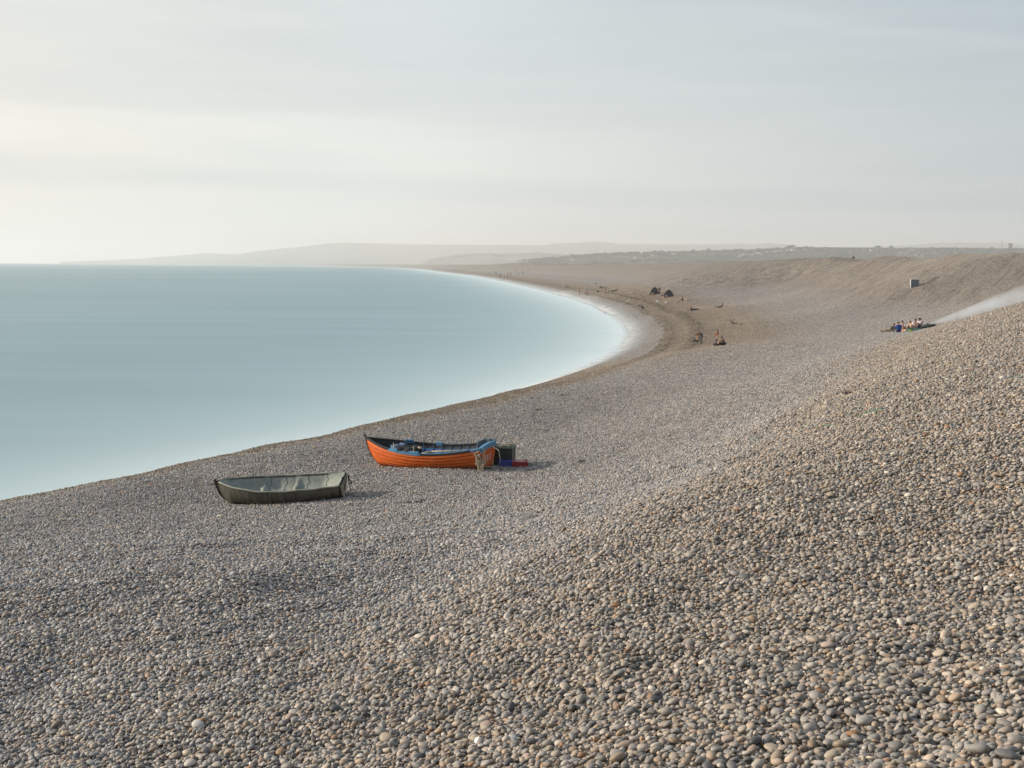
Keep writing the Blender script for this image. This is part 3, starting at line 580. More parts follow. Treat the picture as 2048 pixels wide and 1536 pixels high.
def ridge(name, label, prof, Y, depth, mat, base=2.0, seed=0, rough=3.0, front=.75):
    """a hill range with real depth: rises from its foot to the ridge line and falls behind"""
    px0, px1 = prof[0][0], prof[-1][0]; xs = [p[0] for p in prof]; ys = [p[1] for p in prof]
    n_, m_ = 420, 26; V = []
    for j in range(m_):
        t = j / (m_ - 1); k = min(1, t / front); s = (k * k * (3 - 2 * k)) if t <= front else 1 - .8 * ((t - front) / (1 - front)) ** 2
        s = .25 * k + .75 * s if t <= front else s
        for i in range(n_):
            px = px0 + (px1 - px0) * i / (n_ - 1); p = atY(px, float(np.interp(px, xs, ys)), Y); h = max(p.z, base + .5)
            y = Y - depth * (front - t); x = p.x * (1 + (y - Y) / Y)
            nz_ = float(fbm(np.array([x * .0016 + seed]), np.array([y * .0022]), 4)[0]) * rough * 4 * math.sin(math.pi * min(1, t / front) if t <= front else 0) + float(fbm(np.array([x * .012 + seed]), np.array([y * .004]), 3)[0]) * rough * .35
            V.append((x, y, base - 3 + (h - base + 3) * s + nz_))
    Fc = [(j * n_ + i, j * n_ + i + 1, (j + 1) * n_ + i + 1, (j + 1) * n_ + i) for j in range(m_ - 1) for i in range(n_ - 1)]
    o = mesh_obj(name, V, Fc, mat, None, True); return tag(o, label, kind='structure')
FA = field_material('far_fields', 3, .6); FB = field_material('mid_fields', 11, .65); FC_ = field_material('near_fields', 27, .55)
ridge('far_hills', 'palest far hill range along the horizon', [(120, 524), (220, 520), (280, 517), (345, 512), (405, 507), (430, 507), (470, 509), (520, 502), (560, 497), (610, 493), (640, 488.5), (680, 485.5), (720, 486), (830, 488.5), (1000, 490), (1090, 490.5), (1110, 486.5), (1150, 486), (1185, 483), (1220, 485), (1240, 488), (1400, 489), (1480, 487), (1510, 488), (1535, 486), (1575, 488), (1592, 493), (1700, 495), (1820, 490), (1870, 486), (1900, 485), (2010, 485), (2050, 490), (2300, 497), (2700, 500)], 14200, 2400, FA, seed=2, rough=6)
ridge('coast_hills', 'low pale hills coming down to the far shore', [(300, 527), (420, 521), (560, 516), (760, 515), (900, 516), (1100, 517), (1300, 516), (1700, 515), (2500, 512)], 12200, 1300, FA, seed=9, rough=4)
ridge('mid_hills', 'hazy middle ridge with hedges', [(840, 526), (870, 518), (900, 513), (930, 508.5), (975, 508), (1020, 509), (1075, 506.5), (1100, 508.5), (1150, 510), (1250, 509), (1350, 510), (1700, 508), (2500, 505)], 9500, 1900, FB, seed=5, rough=3)
CPROF = [(960, 531), (1000, 528), (1060, 523), (1110, 518), (1150, 515), (1200, 511), (1250, 508.5), (1340, 507), (1420, 505.5), (1500, 504), (1560, 501), (1600, 499.5), (1700, 500), (1800, 501), (1900, 500.5), (2000, 502), (2100, 500), (2600, 495)]
NEARHILL = ridge('near_hills', 'nearest green hill with fields behind the beach crest', CPROF, 5000, 1900, FC_, seed=8, rough=1.2, front=.7)
# flat land and lagoon behind the beach
mesh_obj('lowland', [(12000, 300, 1.0), (12000, 16500, 1.0), (-5000, 16500, 1.0)] + [(float(np.interp(y_, FY, FX)) + 100, y_, 1.0) for y_ in (9400, 7600, 5200, 3600, 2600, 1677, 1236, 954, 703)] + [(400, 300, 1.0)], [tuple(reversed(range(13)))], FC_)['kind'] = 'structure'

def hill_pt(px, f, Y0=5000.0, depth=1900.0, front=.7):
    """a place on the near hill: f = 1 at the ridge line, 0 at its foot"""
    t = front * f; y = Y0 - depth * (front - t)
    p = atY(px, float(np.interp(px, [q[0] for q in CPROF], [q[1] for q in CPROF])), Y0); x = p.x * (y / Y0)
    hit, loc, nrm, i = NEARHILL.ray_cast(Vector((x, y, 400)), Vector((0, 0, -1)))
    return loc if hit else Vector((x, y, 2))
def far_places():
    rg = random.Random(12)
    leaf = pmat('far_foliage', (.022, .03, .02), .95, .3, .08); bark = pmat('far_bark', (.05, .04, .03), .9)
    wallm = [pmat('render_white', (.52, .52, .50), .8, .05, .1), pmat('render_cream', (.34, .32, .28), .8, .05, .1), pmat('brick_wall', (.17, .13, .11), .85, .1, .3), pmat('grey_wall', (.12, .12, .12), .85, .1, .3)]
    roofm = [pmat('slate_roof', (.05, .05, .055), .7, .1, .3), pmat('tile_roof', (.11, .075, .06), .8, .1, .3)]
    # trees: three shapes, copied
    protos = []
    for k in range(4):
        mb = MB()
        for j in range(8):
            a = rg.uniform(0, 6.28); r = rg.uniform(0, 3.6); mb.blob((r * math.cos(a), r * math.sin(a), rg.uniform(4.2, 9.2)), rg.uniform(1.8, 3.1), rg.uniform(1.8, 3.1), rg.uniform(1.4, 2.4), 7, 5, 0, .18, rg)
        for j in range(60):
            a = rg.uniform(0, 6.28); r = rg.uniform(1, 5.4); z = rg.uniform(3.4, 11); s = rg.uniform(.3, .7); c = Vector((r * math.cos(a), r * math.sin(a), z)); u = Vector((rg.uniform(-1, 1), rg.uniform(-1, 1), rg.uniform(-1, 1))) * s; w = u.orthogonal()
            mb.add([c, c + u, c + u + w, c + w], [(0, 1, 2, 3)])
        crown = mb.build('crown', leaf); tr = MB().tube([(0, 0, 0), (.1, 0, 3), (0, .1, 6)], [.5, .35, .2], 6).build('trunk', bark)
        protos.append((crown, tr))
    used = set()
    def tree(p, s, sx=1.0, label='dark tree in the hazy tree line along the near hill', group='trees along the near hill'):
        k = rg.randrange(4); r = thing('tree', label, 'tree', p - Vector((0, 0, .4)), rg.uniform(0, 6.28), group); r.scale = (s * sx, s * sx, s)
        for src in protos[k]:
            if src.name not in used: o = src; used.add(src.name)
            else: o = src.copy(); COL.objects.link(o)
            o.parent = r
    for i in range(150):
        px = rg.uniform(1420, 1640) if i < 62 else (rg.uniform(1040, 1420) if i < 84 else rg.uniform(1640, 2060))
        f = 1 - abs(rg.gauss(0, .10)) if i % 3 else rg.uniform(.3, .95)
        tree(hill_pt(px, max(.1, min(1, f))), rg.uniform(.75, 1.5) * (.85 if px > 1640 else 1), rg.uniform(1.3, 2.6))
    for px, s, sx in [(1585, 2.0, 2.2), (1578, 1.8, 2.0), (1757, 1.9, 1.5), (1783, 1.9, .9), (1984, 1.6, 1.2), (1416, 1.7, 1.3)]:
        tree(hill_pt(px, 1.0), s, sx, {1585: 'big rounded tree clump topping the near hill', 1578: 'tree beside the big clump topping the near hill', 1757: 'broad domed tree on the skyline above the town', 1783: 'slim pointed tree on the skyline above the town', 1984: 'bushy tree just left of the square tower', 1416: 'lone tree at the left end of the dark tree line'}[px], None)
    # houses
    hp = []
    for k in range(4):
        L_, D_, H_ = [(9, 7, 5), (14, 8, 5.5), (22, 8, 5.5), (10, 8, 6.5)][k]
        w = MB().box(-L_ / 2, L_ / 2, -D_ / 2, D_ / 2, -2, H_); rf = MB().add([(-L_ / 2 - .3, -D_ / 2 - .4, H_), (L_ / 2 + .3, -D_ / 2 - .4, H_), (L_ / 2 + .3, D_ / 2 + .4, H_), (-L_ / 2 - .3, D_ / 2 + .4, H_), (-L_ / 2 - .3, 0, H_ + 3), (L_ / 2 + .3, 0, H_ + 3)], [(0, 1, 5, 4), (2, 3, 4, 5), (1, 2, 5), (3, 0, 4), (3, 2, 1, 0)]).box(L_ * .3, L_ * .3 + .8, -.5, .5, H_ + 2, H_ + 4)
        hp.append((w, rf))
    cache = {}
    def house(p, k, wi, ri, rz, label, group):
        r = thing('house', label, 'house', p, rz, group); r.scale = (1.25, 1.25, 1.25); w, rf = hp[k]
        for key, mb, m in (('wall', w, wallm[wi]), ('roof', rf, roofm[ri])):
            kk = (key, k, m.name)
            if kk not in cache: cache[kk] = mb.build(key, m, r)
            else: o = bpy.data.objects.new(key, cache[kk].data); COL.objects.link(o); o.parent = r
    for px, f in [(1474, .62), (1481, .60), (1490, .62), (1497, .66), (1505, .66), (1517, .7), (1522, .68), (1536, .74), (1551, .8), (1556, .78), (1560, .82), (1575, .84), (1585, .88), (1592, .86), (1610, .84), (1350, .75), (1305, .7), (1270, .6), (1240, .7)]:
        house(hill_pt(px, f), rg.choice([0, 3, 0]), 0, rg.randrange(2), rg.uniform(-.4, .4), 'small white house dotted along the hillside below the trees', 'white houses on the near hillside')
    house(hill_pt(1147, .62), 1, 0, 0, .1, 'lone bright white farmhouse on the open slope at left of the near hill', None)
    house(hill_pt(1417, .12), 3, 0, 0, .2, 'white gabled house just above the beach crest below the fields', None)
    for i in range(90):
        px = rg.uniform(1700, 2048); f = rg.uniform(.15, 1.0)
        house(hill_pt(px, f), rg.choice([0, 0, 1, 2, 3]), rg.choice([1, 2, 2, 2, 3, 3]) if i % 22 else 0, rg.choice([0, 0, 1]), rg.uniform(-.3, .3), 'grey roofed house in the hazy hillside town at the right', 'houses of the hillside town')
    # long terraces on the skyline
    for a, b, n_, lab in [(1852, 1924, 1.0, 'longest flat terrace of houses on the town skyline'), (1930, 1957, 1.0, 'shorter flat roofed block right of the long skyline terrace'), (1806, 1848, 1.0, 'uneven terrace left of the long flat one on the skyline'), (1672, 1718, .95, 'low hazy building at the left end of the town')]:
        p0 = hill_pt(a, n_); p1 = hill_pt(b, n_); c = (p0 + p1) / 2; d = (p1 - p0); r = thing('terrace_building', lab, 'building', (c.x, c.y, min(p0.z, p1.z)), math.atan2(d.y, d.x)); L_ = d.length
        MB().box(-L_ / 2, L_ / 2, -5, 5, -3, 8).build('wall', wallm[3], r)
        rb = MB().add([(-L_ / 2, -5.5, 8), (L_ / 2, -5.5, 8), (L_ / 2, 5.5, 8), (-L_ / 2, 5.5, 8), (-L_ / 2, 0, 10.2), (L_ / 2, 0, 10.2)], [(0, 1, 5, 4), (2, 3, 4, 5), (1, 2, 5), (3, 0, 4)]); rb.build('roof', roofm[0], r)
        nb = int(L_ / 7)
        ch = MB()
        for i in range(nb): ch.box(-L_ / 2 + 3 + i * 7, -L_ / 2 + 4.2 + i * 7, -.6, .6, 9.4, 11.6)
        q = ch.build('chimney', wallm[2], r); q['kind'] = 'stuff'
    # church tower
    p = hill_pt(2020, 1.0); r = thing('church_tower', 'square church tower standing above the town at far right', 'tower', p, 0); r.scale = (1.35, 1.35, 1.5)
    MB().box(-5, 5, -5, 5, -3, 19).build('wall', wallm[2], r); pb = MB()
    for sx in (-1, 1):
        for sy in (-1, 1): pb.box(sx * 4.2 - .8, sx * 4.2 + .8, sy * 4.2 - .8, sy * 4.2 + .8, 19, 21.5)
    for sx in (-1.4, 1.4):
        for sy in (-4.6, 4.6): pb.box(sx - .7, sx + .7, sy - .35, sy + .35, 19, 20.2)
    pb.build('battlement', wallm[2], r)
    MB().box(-1, 1, -5.12, -5.0, 11, 15.5).build('belfry_opening', roofm[0], r)
    # woods and hedges that read as one mass
    mb = MB()
    for i in range(2900):
        u = rg.random(); px = 1400 + 260 * rg.random() if u < .32 else (1640 + 420 * rg.random() if u < .86 else 1060 + 340 * rg.random())
        f = 1 - abs(rg.gauss(0, .05)) if rg.random() < .6 else rg.uniform(.15, 1)
        if f < .9 and px < 1660: f = (.42 + .1 * math.sin(px * .02)) + rg.uniform(-.02, .02) if rg.random() < .5 else (.72 + .08 * math.sin(px * .015 + 2)) + rg.uniform(-.02, .02)
        q = hill_pt(px, max(.08, min(1, f))); w_ = rg.uniform(5, 13); mb.blob((q.x, q.y, q.z + 1.5), w_, w_, rg.uniform(4, 9.5) * (.6 if f < .9 else 1.1), 6, 4, 0, .22, rg)
    o_ = mb.build('woodland', leaf); tag(o_, 'dark belts of far off trees and hedges on the near hill', kind='stuff')
    mb = MB()
    for i in range(420):
        px = rg.uniform(850, 1330); y0 = float(np.interp(px, [840, 870, 900, 930, 975, 1020, 1075, 1100, 1150, 1250, 1350], [526, 518, 513, 508.5, 508, 509, 506.5, 508.5, 510, 509, 510])); q = atY(px, y0, 9500); dy_ = -abs(rg.gauss(0, 60)) if rg.random() < .6 else -rg.uniform(0, 900); q.y += dy_; q.x *= q.y / 9500; q.z += dy_ * .02; mb.blob((q.x, q.y, q.z - 1), rg.uniform(8, 22), 8, rg.uniform(5, 10), 6, 4, 0, .2, rg)
    o_ = mb.build('woodland', leaf); tag(o_, 'pale hazy trees along the middle ridge', kind='stuff')
    # masts
    met = pmat('mast_steel', (.22, .22, .22), .5)
    for px, f, h, lab in [(2003, 1.0, 40, 'thin lattice mast rising left of the church tower')]:
        p = hill_pt(px, f); r = thing('radio_mast', lab, 'mast', p, 0)
        MB().tube([(0, 0, -2), (0, 0, h)], [1.6, .9], 6).build('pole', met, r); MB().box(-1.6, 1.6, -.3, .3, h - 5, h - 4).build('antenna', met, r)
    for px, lab in [(1296, 'left one of the two thin masts above the middle hills'), (1301, 'right one of the two thin masts above the middle hills')]:
        p = atY(px, 496, 9000); r = thing('radio_mast', lab, 'mast', (p.x, p.y, 0), 0)
        MB().tube([(0, 0, 0), (0, 0, p.z)], [2.2, 1.3], 6).build('pole', met, r); MB().box(-4, 4, -.6, .6, p.z - 6, p.z - 4).build('antenna', met, r)
far_places()
# ------------------------------------------------------------------ haze
def haze():
    m = bpy.data.materials.new('sea_haze'); m.use_nodes = True; t = m.node_tree; t.nodes.clear()
    v = N(t, 'ShaderNodeVolumePrincipled'); v.inputs['Color'].default_value = (.955, .962, .96, 1); v.inputs['Density'].default_value = 1.3e-4; v.inputs['Anisotropy'].default_value = .25
    o = N(t, 'ShaderNodeOutputMaterial'); t.links.new(v.outputs[0], o.inputs['Volume']); m.cycles.homogeneous_volume = True
    b = MB().box(-23000, 23000, -4000, 22500, -8, 300).build('haze', m); b['kind'] = 'stuff'; b['label'] = 'thin sea haze filling the air'

# ------------------------------------------------------------------ boats
class Hull:
    """x runs from the bow (0) to the stern (L); z = 0 at the keel"""
    def __init__(s, L, B, hb, hm, hs, Bs, rake=.25, tum=0.0):
        s.L, s.B, s.hb, s.hm, s.hs, s.Bs, s.rake = L, B, hb, hm, hs, Bs, rake
    def half(s, t):
        return s.B / 2 * (1 - (1 - t / .52) ** 2.3) if t < .52 else s.B / 2 * (1 - (1 - s.Bs / s.B) * ((t - .52) / .48) ** 2)
    def sheer(s, t):
        return s.hm + (s.hb - s.hm) * (max(0, .62 - t) / .62) ** 2.0 + (s.hs - s.hm) * (max(0, t - .6) / .4) ** 1.7
    def keel(s, t): return .22 * max(0, (.09 - t) / .09) ** 2 + .05 * max(0, (t - .7) / .3) ** 2
    def pt(s, t, p, side=1, off=0.0):
        b = s.half(t); k = s.keel(t); h = s.sheer(t); f = min(1, t / .35)
        e1 = 1.25 + (.62 - 1.25) * f + .55 * max(0, (t - .55) / .45) ** 1.5; a = p * math.pi / 2
        y = b * math.sin(a) ** e1 * (1 if p < 1 else 1); z = k + (h - k) * ((1 - math.cos(a)) * (.62 + .2 * (1 - f)) + p * (.38 - .2 * (1 - f)))
        x = t * s.L + s.rake * (1 - p) ** 1.6 * max(0, 1 - t / .4) ** 1.5
        n = Vector((0, math.sin(a) * .9 + .15, -math.cos(a))).normalized()
        v = Vector((x, y, z)) + n * off; v.y = max(v.y, .012)
        v.y *= side; return v
def strakes(h, n, mat, parent, name='strake', grime_shade=None, th=.016, lap=.018, nt_=34, pr=4):
    out = []
    for side in (1, -1):
        for i in range(n):
            p0, p1 = i / n, (i + 1) / n + (.012 if i < n - 1 else 0); V = []; Fc = []
            for j in range(nt_ + 1):
                t = j / nt_
                QS = (0, .25, .48, .66, 1.0)
                for k in range(pr + 1):
                    q = QS[k]; V.append(h.pt(t, min(1, p0 + (p1 - p0) * q), side, lap * (1 - q) * min(1, t * 12 + .1)))
                for k in range(pr + 1):
                    q = QS[k]; V.append(h.pt(t, min(1, p0 + (p1 - p0) * q), side, lap * (1 - q) - th))
            w = 2 * (pr + 1)
            for j in range(nt_):
                a = j * w; b = a + w
                for k in range(pr): Fc.append((a + k, b + k, b + k + 1, a + k + 1)); Fc.append((a + pr + 1 + k, a + pr + 2 + k, b + pr + 2 + k, b + pr + 1 + k))
                Fc.append((a, a + pr + 1, b + pr + 1, b)); Fc.append((a + pr, b + pr, b + 2 * pr + 1, a + 2 * pr + 1))
            e = nt_ * w; Fc.append(tuple(range(pr + 1)) + tuple(range(2 * pr + 1, pr, -1))); Fc.append(tuple(e + v for v in list(range(pr, -1, -1)) + list(range(pr + 1, 2 * pr + 2))))
            if side < 0: Fc = [tuple(reversed(f)) for f in Fc]
            fm_ = [0] * len(Fc)
            if grime_shade and i < n - 1:
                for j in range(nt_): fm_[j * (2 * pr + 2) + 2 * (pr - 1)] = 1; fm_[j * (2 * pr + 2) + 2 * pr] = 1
            me = mesh_obj(name, V, Fc, None, parent, False, [mat, grime_shade or mat], fm_); out.append(me)
    return out
def shell(h, name, mat, parent, off, p1=1.0, nt_=34, np_=14, t0=0.0):
    V = []; Fc = []; w = 2 * np_ + 1
    for j in range(nt_ + 1):
        t = t0 + (1 - t0) * j / nt_
        for k in range(-np_, np_ + 1): V.append(h.pt(t, abs(k) / np_ * p1, 1 if k >= 0 else -1, off))
    for j in range(nt_):
        for k in range(2 * np_): Fc.append((j * w + k, j * w + k + 1, (j + 1) * w + k + 1, (j + 1) * w + k))
    return mesh_obj(name, V, Fc, mat, parent, True)
def rail(h, name, mat, parent, side, t0, t1, w=.05, d=.05, up=.0, inn=.02, n=30):
    V = []; Fc = []
    for j in range(n + 1):
        t = t0 + (t1 - t0) * j / n; p = h.pt(t, 1.0, side); s = side
        y0 = p.y - s * min(inn, abs(p.y)); y1 = p.y + s * w
        V += [(p.x, y0, p.z + up), (p.x, y1, p.z + up), (p.x, y1, p.z + up - d), (p.x, y0, p.z + up - d)]
    for j in range(n):
        a = j * 4
        for k in range(4): Fc.append((a + k, a + (k + 1) % 4, a + 4 + (k + 1) % 4, a + 4 + k))
    Fc += [(0, 1, 2, 3), (n * 4 + 3, n * 4 + 2, n * 4 + 1, n * 4)]
    if side > 0: Fc = [tuple(reversed(f)) for f in Fc]
    return mesh_obj(name, V, Fc, mat, parent)
def transom(h, t, th, mat, parent, name='transom', p0=0.0, top=0.0):
    V = []; n = 14
    for x in (0, th):
        for k in range(-n, n + 1):
            p = h.pt(t, max(p0, abs(k) / n), 1 if k >= 0 else -1, -.005); V.append((p.x + x, p.y, p.z + (top if abs(k) == n else 0)))
    m = 2 * n + 1; Fc = [tuple(range(m)), tuple(range(2 * m - 1, m - 1, -1))] + [(i, m + i, m + (i + 1) % m, (i + 1) % m) for i in range(m)]
    return mesh_obj(name, V, Fc, mat, parent)
def put(root, bow, stern, list_deg=0.0, z_off=0.0, L=4.0):
    """stand the boat between two points of the ground, leaning to its near side"""
    d = (stern - bow); x = d.normalized(); up = Vector((0, 0, 1)); y = up.cross(x).normalized(); z = x.cross(y)
    M = Matrix(((x.x, y.x, z.x, 0), (x.y, y.y, z.y, 0), (x.z, y.z, z.z, 0), (0, 0, 0, 1))) @ Matrix.Rotation(R(list_deg), 4, 'X')
    M.translation = bow + Vector((0, 0, z_off)); root.matrix_world = M; return M
def wavy(a, b, n, amp, rg, sag=0.0):
    a, b = Vector(a), Vector(b); out = []
    for i in range(n + 1):
        t = i / n; p = a.lerp(b, t); k = math.sin(math.pi * t)
        out.append(p + Vector((rg.uniform(-amp, amp) * k, rg.uniform(-amp, amp) * k, rg.uniform(-amp, amp) * k - sag * k)))
    return out
def ends(px, py, pxb, dy, side=.55):
    """stern and bow keel points: the stern above (px, py), the bow dy farther away in the direction of pxb"""
    s = on_ground(px, py); s = Vector((s.x, s.y + side, 0)); d = ray(pxb, py); y = s.y + dy; b = Vector((d.x / d.y * y, y, 0))
    for v in (s, b): v.z = gz(v.x, v.y)
    return b, s
OR_BOW, OR_STERN = ends(978, 944, 738, 2.1, .6)
GR_BOW, GR_STERN = ends(672, 1000, 438, .12, .5)
def boats():
    rg = random.Random(21)
    orange = new_mat('orange_hull_paint'); m, t, b, o = orange
    tc = N(t, 'ShaderNodeTexCoord'); mp = N(t, 'ShaderNodeMapping'); mp.inputs['Scale'].default_value = (1, 3, 6); t.links.new(tc.outputs['Object'], mp.inputs[0])
    nz = N(t, 'ShaderNodeTexNoise', Scale=2.2, Detail=7.0, Roughness=.65); t.links.new(mp.outputs[0], nz.inputs['Vector'])
    c = ramp(t, nz.outputs['Fac'], [(.28, (.42, .060, .007)), (.5, (.56, .105, .012)), (.72, (.66, .17, .028))])
    nz2 = N(t, 'ShaderNodeTexNoise', Scale=9.0, Detail=6.0); t.links.new(mp.outputs[0], nz2.inputs['Vector'])
    c = mix_col(t, ramp(t, nz2.outputs['Fac'], [(.62, (0, 0, 0)), (.75, (.5, .5, .5))]), c, (.62, .34, .18))
    sp = N(t, 'ShaderNodeSeparateXYZ'); t.links.new(tc.outputs['Object'], sp.inputs[0])
    c = mix_col(t, ramp(t, sp.outputs['Z'], [(.14, (.9, .9, .9)), (.26, (0, 0, 0))]), c, (.13, .018, .012))      # dark red towards the bottom
    t.links.new(c, b.inputs['Base Color']); b.inputs['Roughness'].default_value = .5; b.inputs['Specular IOR Level'].default_value = .3
    orange = m
    black = pmat('black_rail_paint', (.012, .013, .015), .45); navy = pmat('dark_inner_paint', (.02, .025, .035), .7, .3); blue = pmat('blue_paint', (.07, .22, .38), .5, .15, 5, bump=.2)
    dblue = pmat('deep_blue_paint', (.02, .10, .26), .55, .2, 5); wood = pmat('dark_stem_wood', (.05, .018, .012), .6, .3); bare = pmat('bare_wood', (.50, .42, .30), .7, .2); rope = pmat('weathered_rope', (.42, .37, .28), .9, .25, 30)
    root = thing('rowing_boat', 'bright orange clinker rowing boat with blue trim hauled up on the shingle', 'rowing boat')
    h = Hull(4.75, 1.62, 1.10, .71, .90, 1.15, .42)
    L = (OR_STERN - OR_BOW).length; k = L / 4.75
    put(root, OR_BOW, OR_STERN, 5.0, -.05); root.scale = (k, k, k)
    NS = 8; strakes(h, NS, orange, root, lap=.034, grime_shade=pmat('lap_grime_shade', (.27, .040, .008), .8, .3, 6))  # dark strip below each lap: grime together with the painted lap shadow
    shell(h, 'inner_lining', navy, root, -.03, .985, t0=.02)
    shell(h, 'bottom_boards', dblue, root, -.045, .82, t0=.28)
    transom(h, 1.0, .035, orange, root)
    # stem post with a dark curved head
    ps = [h.pt(0, q, 1) for q in (0, .2, .4, .6, .8, 1.0)]; pts = [Vector((p.x - .01, 0, p.z)) for p in ps]; pts.append(Vector((-.045, 0, h.hb + .05))); pts.append(Vector((-.055, 0, h.hb + .10)))
    MB().tube([(1.1, 0, .0), (.62, 0, .05)] + pts, [.02, .028, .035, .034, .034, .034, .036, .04, .045, .045], 6).build('stem_post', wood, root)
    MB().box(.5, 4.75, -.03, .03, -.07, .02).build('keel', wood, root)
    MB().box(4.2, 4.72, -.02, .02, -.05, .35).build('skeg', black, root)
    for s in (1, -1):
        rail(h, 'gunwale', black, root, s, 0.0, .93, .03, .065, .012, .05)
        rail(h, 'transom_rail', blue, root, s, .93, 1.0, .035, .07, .016, .05)
        for t0, t1 in ((.265, .315), (.50, .555)) if s > 0 else ((.285, .345), (.45, .525)):
            pb = rail(h, 'rowlock_pad', blue, root, s, t0, t1, .045, .12, .07, .06, 3)
            tm = (t0 + t1) / 2; p = h.pt(tm, 1, s); MB().tube([(p.x, p.y - s * .01, p.z + .06), (p.x, p.y - s * .01, p.z + .27)], .014, 6).build('thole_pin', bare, pb)
        rail(h, 'inner_rail', blue if s < 0 else black, root, s, .27, .93, -.012, .035, .018, .06)
    # the blue near side rail between the pads
    rail(h, 'rail_guard', blue, root, -1, .262, .54, .037, .06, .006, .0)
    # blue capping of the transom
    p1 = h.pt(1, 1, 1); V = [];
    mb = MB()
    for j in range(12):
        y0 = -p1.y + 2 * p1.y * j / 12; y1 = y0 + 2 * p1.y / 12; zz = lambda y: p1.z + .05 * (1 - (y / p1.y) ** 2)
        mb.add([(4.69, y0, zz(y0) - .15), (4.69, y1, zz(y1) - .15), (4.69, y1, zz(y1) + .02), (4.69, y0, zz(y0) + .02), (4.81, y0, zz(y0) - .15), (4.81, y1, zz(y1) - .15), (4.81, y1, zz(y1) + .02), (4.81, y0, zz(y0) + .02)], [(0, 3, 2, 1), (4, 5, 6, 7), (3, 7, 6, 2), (0, 1, 5, 4), (0, 4, 7, 3), (1, 2, 6, 5)])
    mb.build('transom_cap', blue, root)
    # weathered white letters, worn past reading, on the transom
    wm = pmat('worn_white_lettering', (.62, .55, .50), .7, .35, 12)
    for i, (y, l, sl) in enumerate([(-.30, .26, .03), (-.22, .22, -.04), (-.14, .30, .0), (-.08, .16, .05), (.0, .27, -.05), (.05, .25, .04), (.14, .20, .0)]):
        MB().box(4.787, 4.791, y - .011, y + .011, .60 - l, .60, 0, Matrix.Rotation(sl, 4, 'X')).build('worn_letter', wm, root)
    # thwarts
    for t_, z, m_ in ((.33, .42, dblue), (.52, .40, blue), (.72, .44, blue), (.91, .56, dblue)):
        hw = h.half(t_) * .84 - .03; mb = MB()
        mb.box(t_ * 4.75 - .12, t_ * 4.75 - .005, -hw, hw, z, z + .03); mb.box(t_ * 4.75 + .005, t_ * 4.75 + .12, -hw, hw, z, z + .03); mb.build('thwart', m_, root)
    for i in range(1, 12):       # ribs
        t_ = .1 + i * .075; mb = MB()
        for s in (1, -1): mb.tube([h.pt(t_, q / 8, s, -.058) for q in range(1, 9)], .012, 4)
        mb.build('rib', dblue if t_ > .3 else navy, root)
    M = root.matrix_world.copy() @ Matrix.Identity(4)
    bpy.context.view_layer.update(); M = root.matrix_world.copy()
    def on(name, mb, mat, label, cat, smooth=True, group=None):
        V = [M @ Vector(v) for v in mb.V]; c = sum(V, Vector()) / len(V); c.z = min(v.z for v in V); mb.V = [tuple(v - c) for v in V]
        o = mb.build(name, mat, None, smooth); o.location = c; return tag(o, label, cat, group)
    # things lying in the boat
    bag = pmat('black_bag_cloth', (.014, .014, .016), .8); bl = pmat('blue_cloth', (.05, .09, .20), .9, .5, 10, c2=(.16, .22, .34))
    mb = MB()
    for i in range(7): mb.blob((1.58 + rg.uniform(-.28, .36), rg.uniform(-.28, .3), .58 + rg.uniform(-.05, .08)), .26, .22, .17, 9, 7, 0, .12, rg)
    on('bag', mb, bag, 'black bundle of bags stowed in the bow of the orange boat', 'bag')
    mb = MB()
    for i in range(9): mb.blob((1.18 + rg.uniform(-.2, .2), .15 + rg.uniform(-.15, .25), .72 + rg.uniform(-.06, .06)), .14, .13, .07, 8, 6, 0, .25, rg)
    on('cloth', mb, bl, 'crumpled blue cloth on top of the black bags in the orange boat', 'cloth')
    on('fender', MB().tube([(1.98, .12, .70), (2.12, .12, .72)], [.05, .055], 8), bare, 'pale round fender beside the black bags in the boat', 'fender')
    on('oar', MB().tube([(2.35, -.52, .60), (2.7, -.32, .70)], .045, 8).tube([(2.7, -.32, .70), (4.1, .32, .62)], .024, 8), bare, 'pale wooden oar with thick loom lying across the boat', 'oar')
    on('oar', MB().tube([(2.55, -.5, .60), (3.2, -.30, .60)], .022, 8).box(3.2, 3.75, -.36, -.24, .60, .615), bare, 'thin dark bladed oar lying along the near side of the boat', 'oar')
    on('float', MB().blob((3.28, -.62, .66), .075, .05, .05, 10, 7), bare, 'small cream net float on the near gunwale of the boat', 'float')
    # box of the outboard well seen beyond the far quarter
    grey = pmat('blue_grey_board', (.10, .15, .18), .7, .3)
    qb = MB().box(4.32, 4.36, .05, .62, .70, .98).box(4.36, 4.80, .58, .62, .70, .99).box(4.55, 4.59, .55, .63, .70, 1.0); qb.build('quarter_board', grey, root)
    # knotted rope over the near quarter
    mb = MB()
    for i in range(24):
        a = Vector((4.70 + rg.uniform(-.10, .12), -.60 + rg.uniform(-.10, .05), rg.uniform(.30, .86))); pts = [a]
        for k in range(5): pts.append(pts[-1] + Vector((rg.uniform(-.06, .06), rg.uniform(-.04, .03), rg.uniform(-.11, .05))))
        mb.tube(pts, .008 + .006 * rg.random(), 5)
    for i in range(12):
        x = 4.62 + rg.uniform(-.03, .26); pts = wavy((x, -.60, .5), (x + rg.uniform(-.12, .14), -.66 + rg.uniform(-.1, .05), -.02), 7, .03, rg); mb.tube(pts, .007, 5)
    mb.tube([(4.36, -.60, .84), (4.5, -.63, .80), (4.60, -.66, .68), (4.62, -.67, .5), (4.68, -.68, .30), (4.80, -.66, .26), (4.90, -.60, .36), (4.86, -.5, .62), (4.83, -.42, .86)], .013, 6)
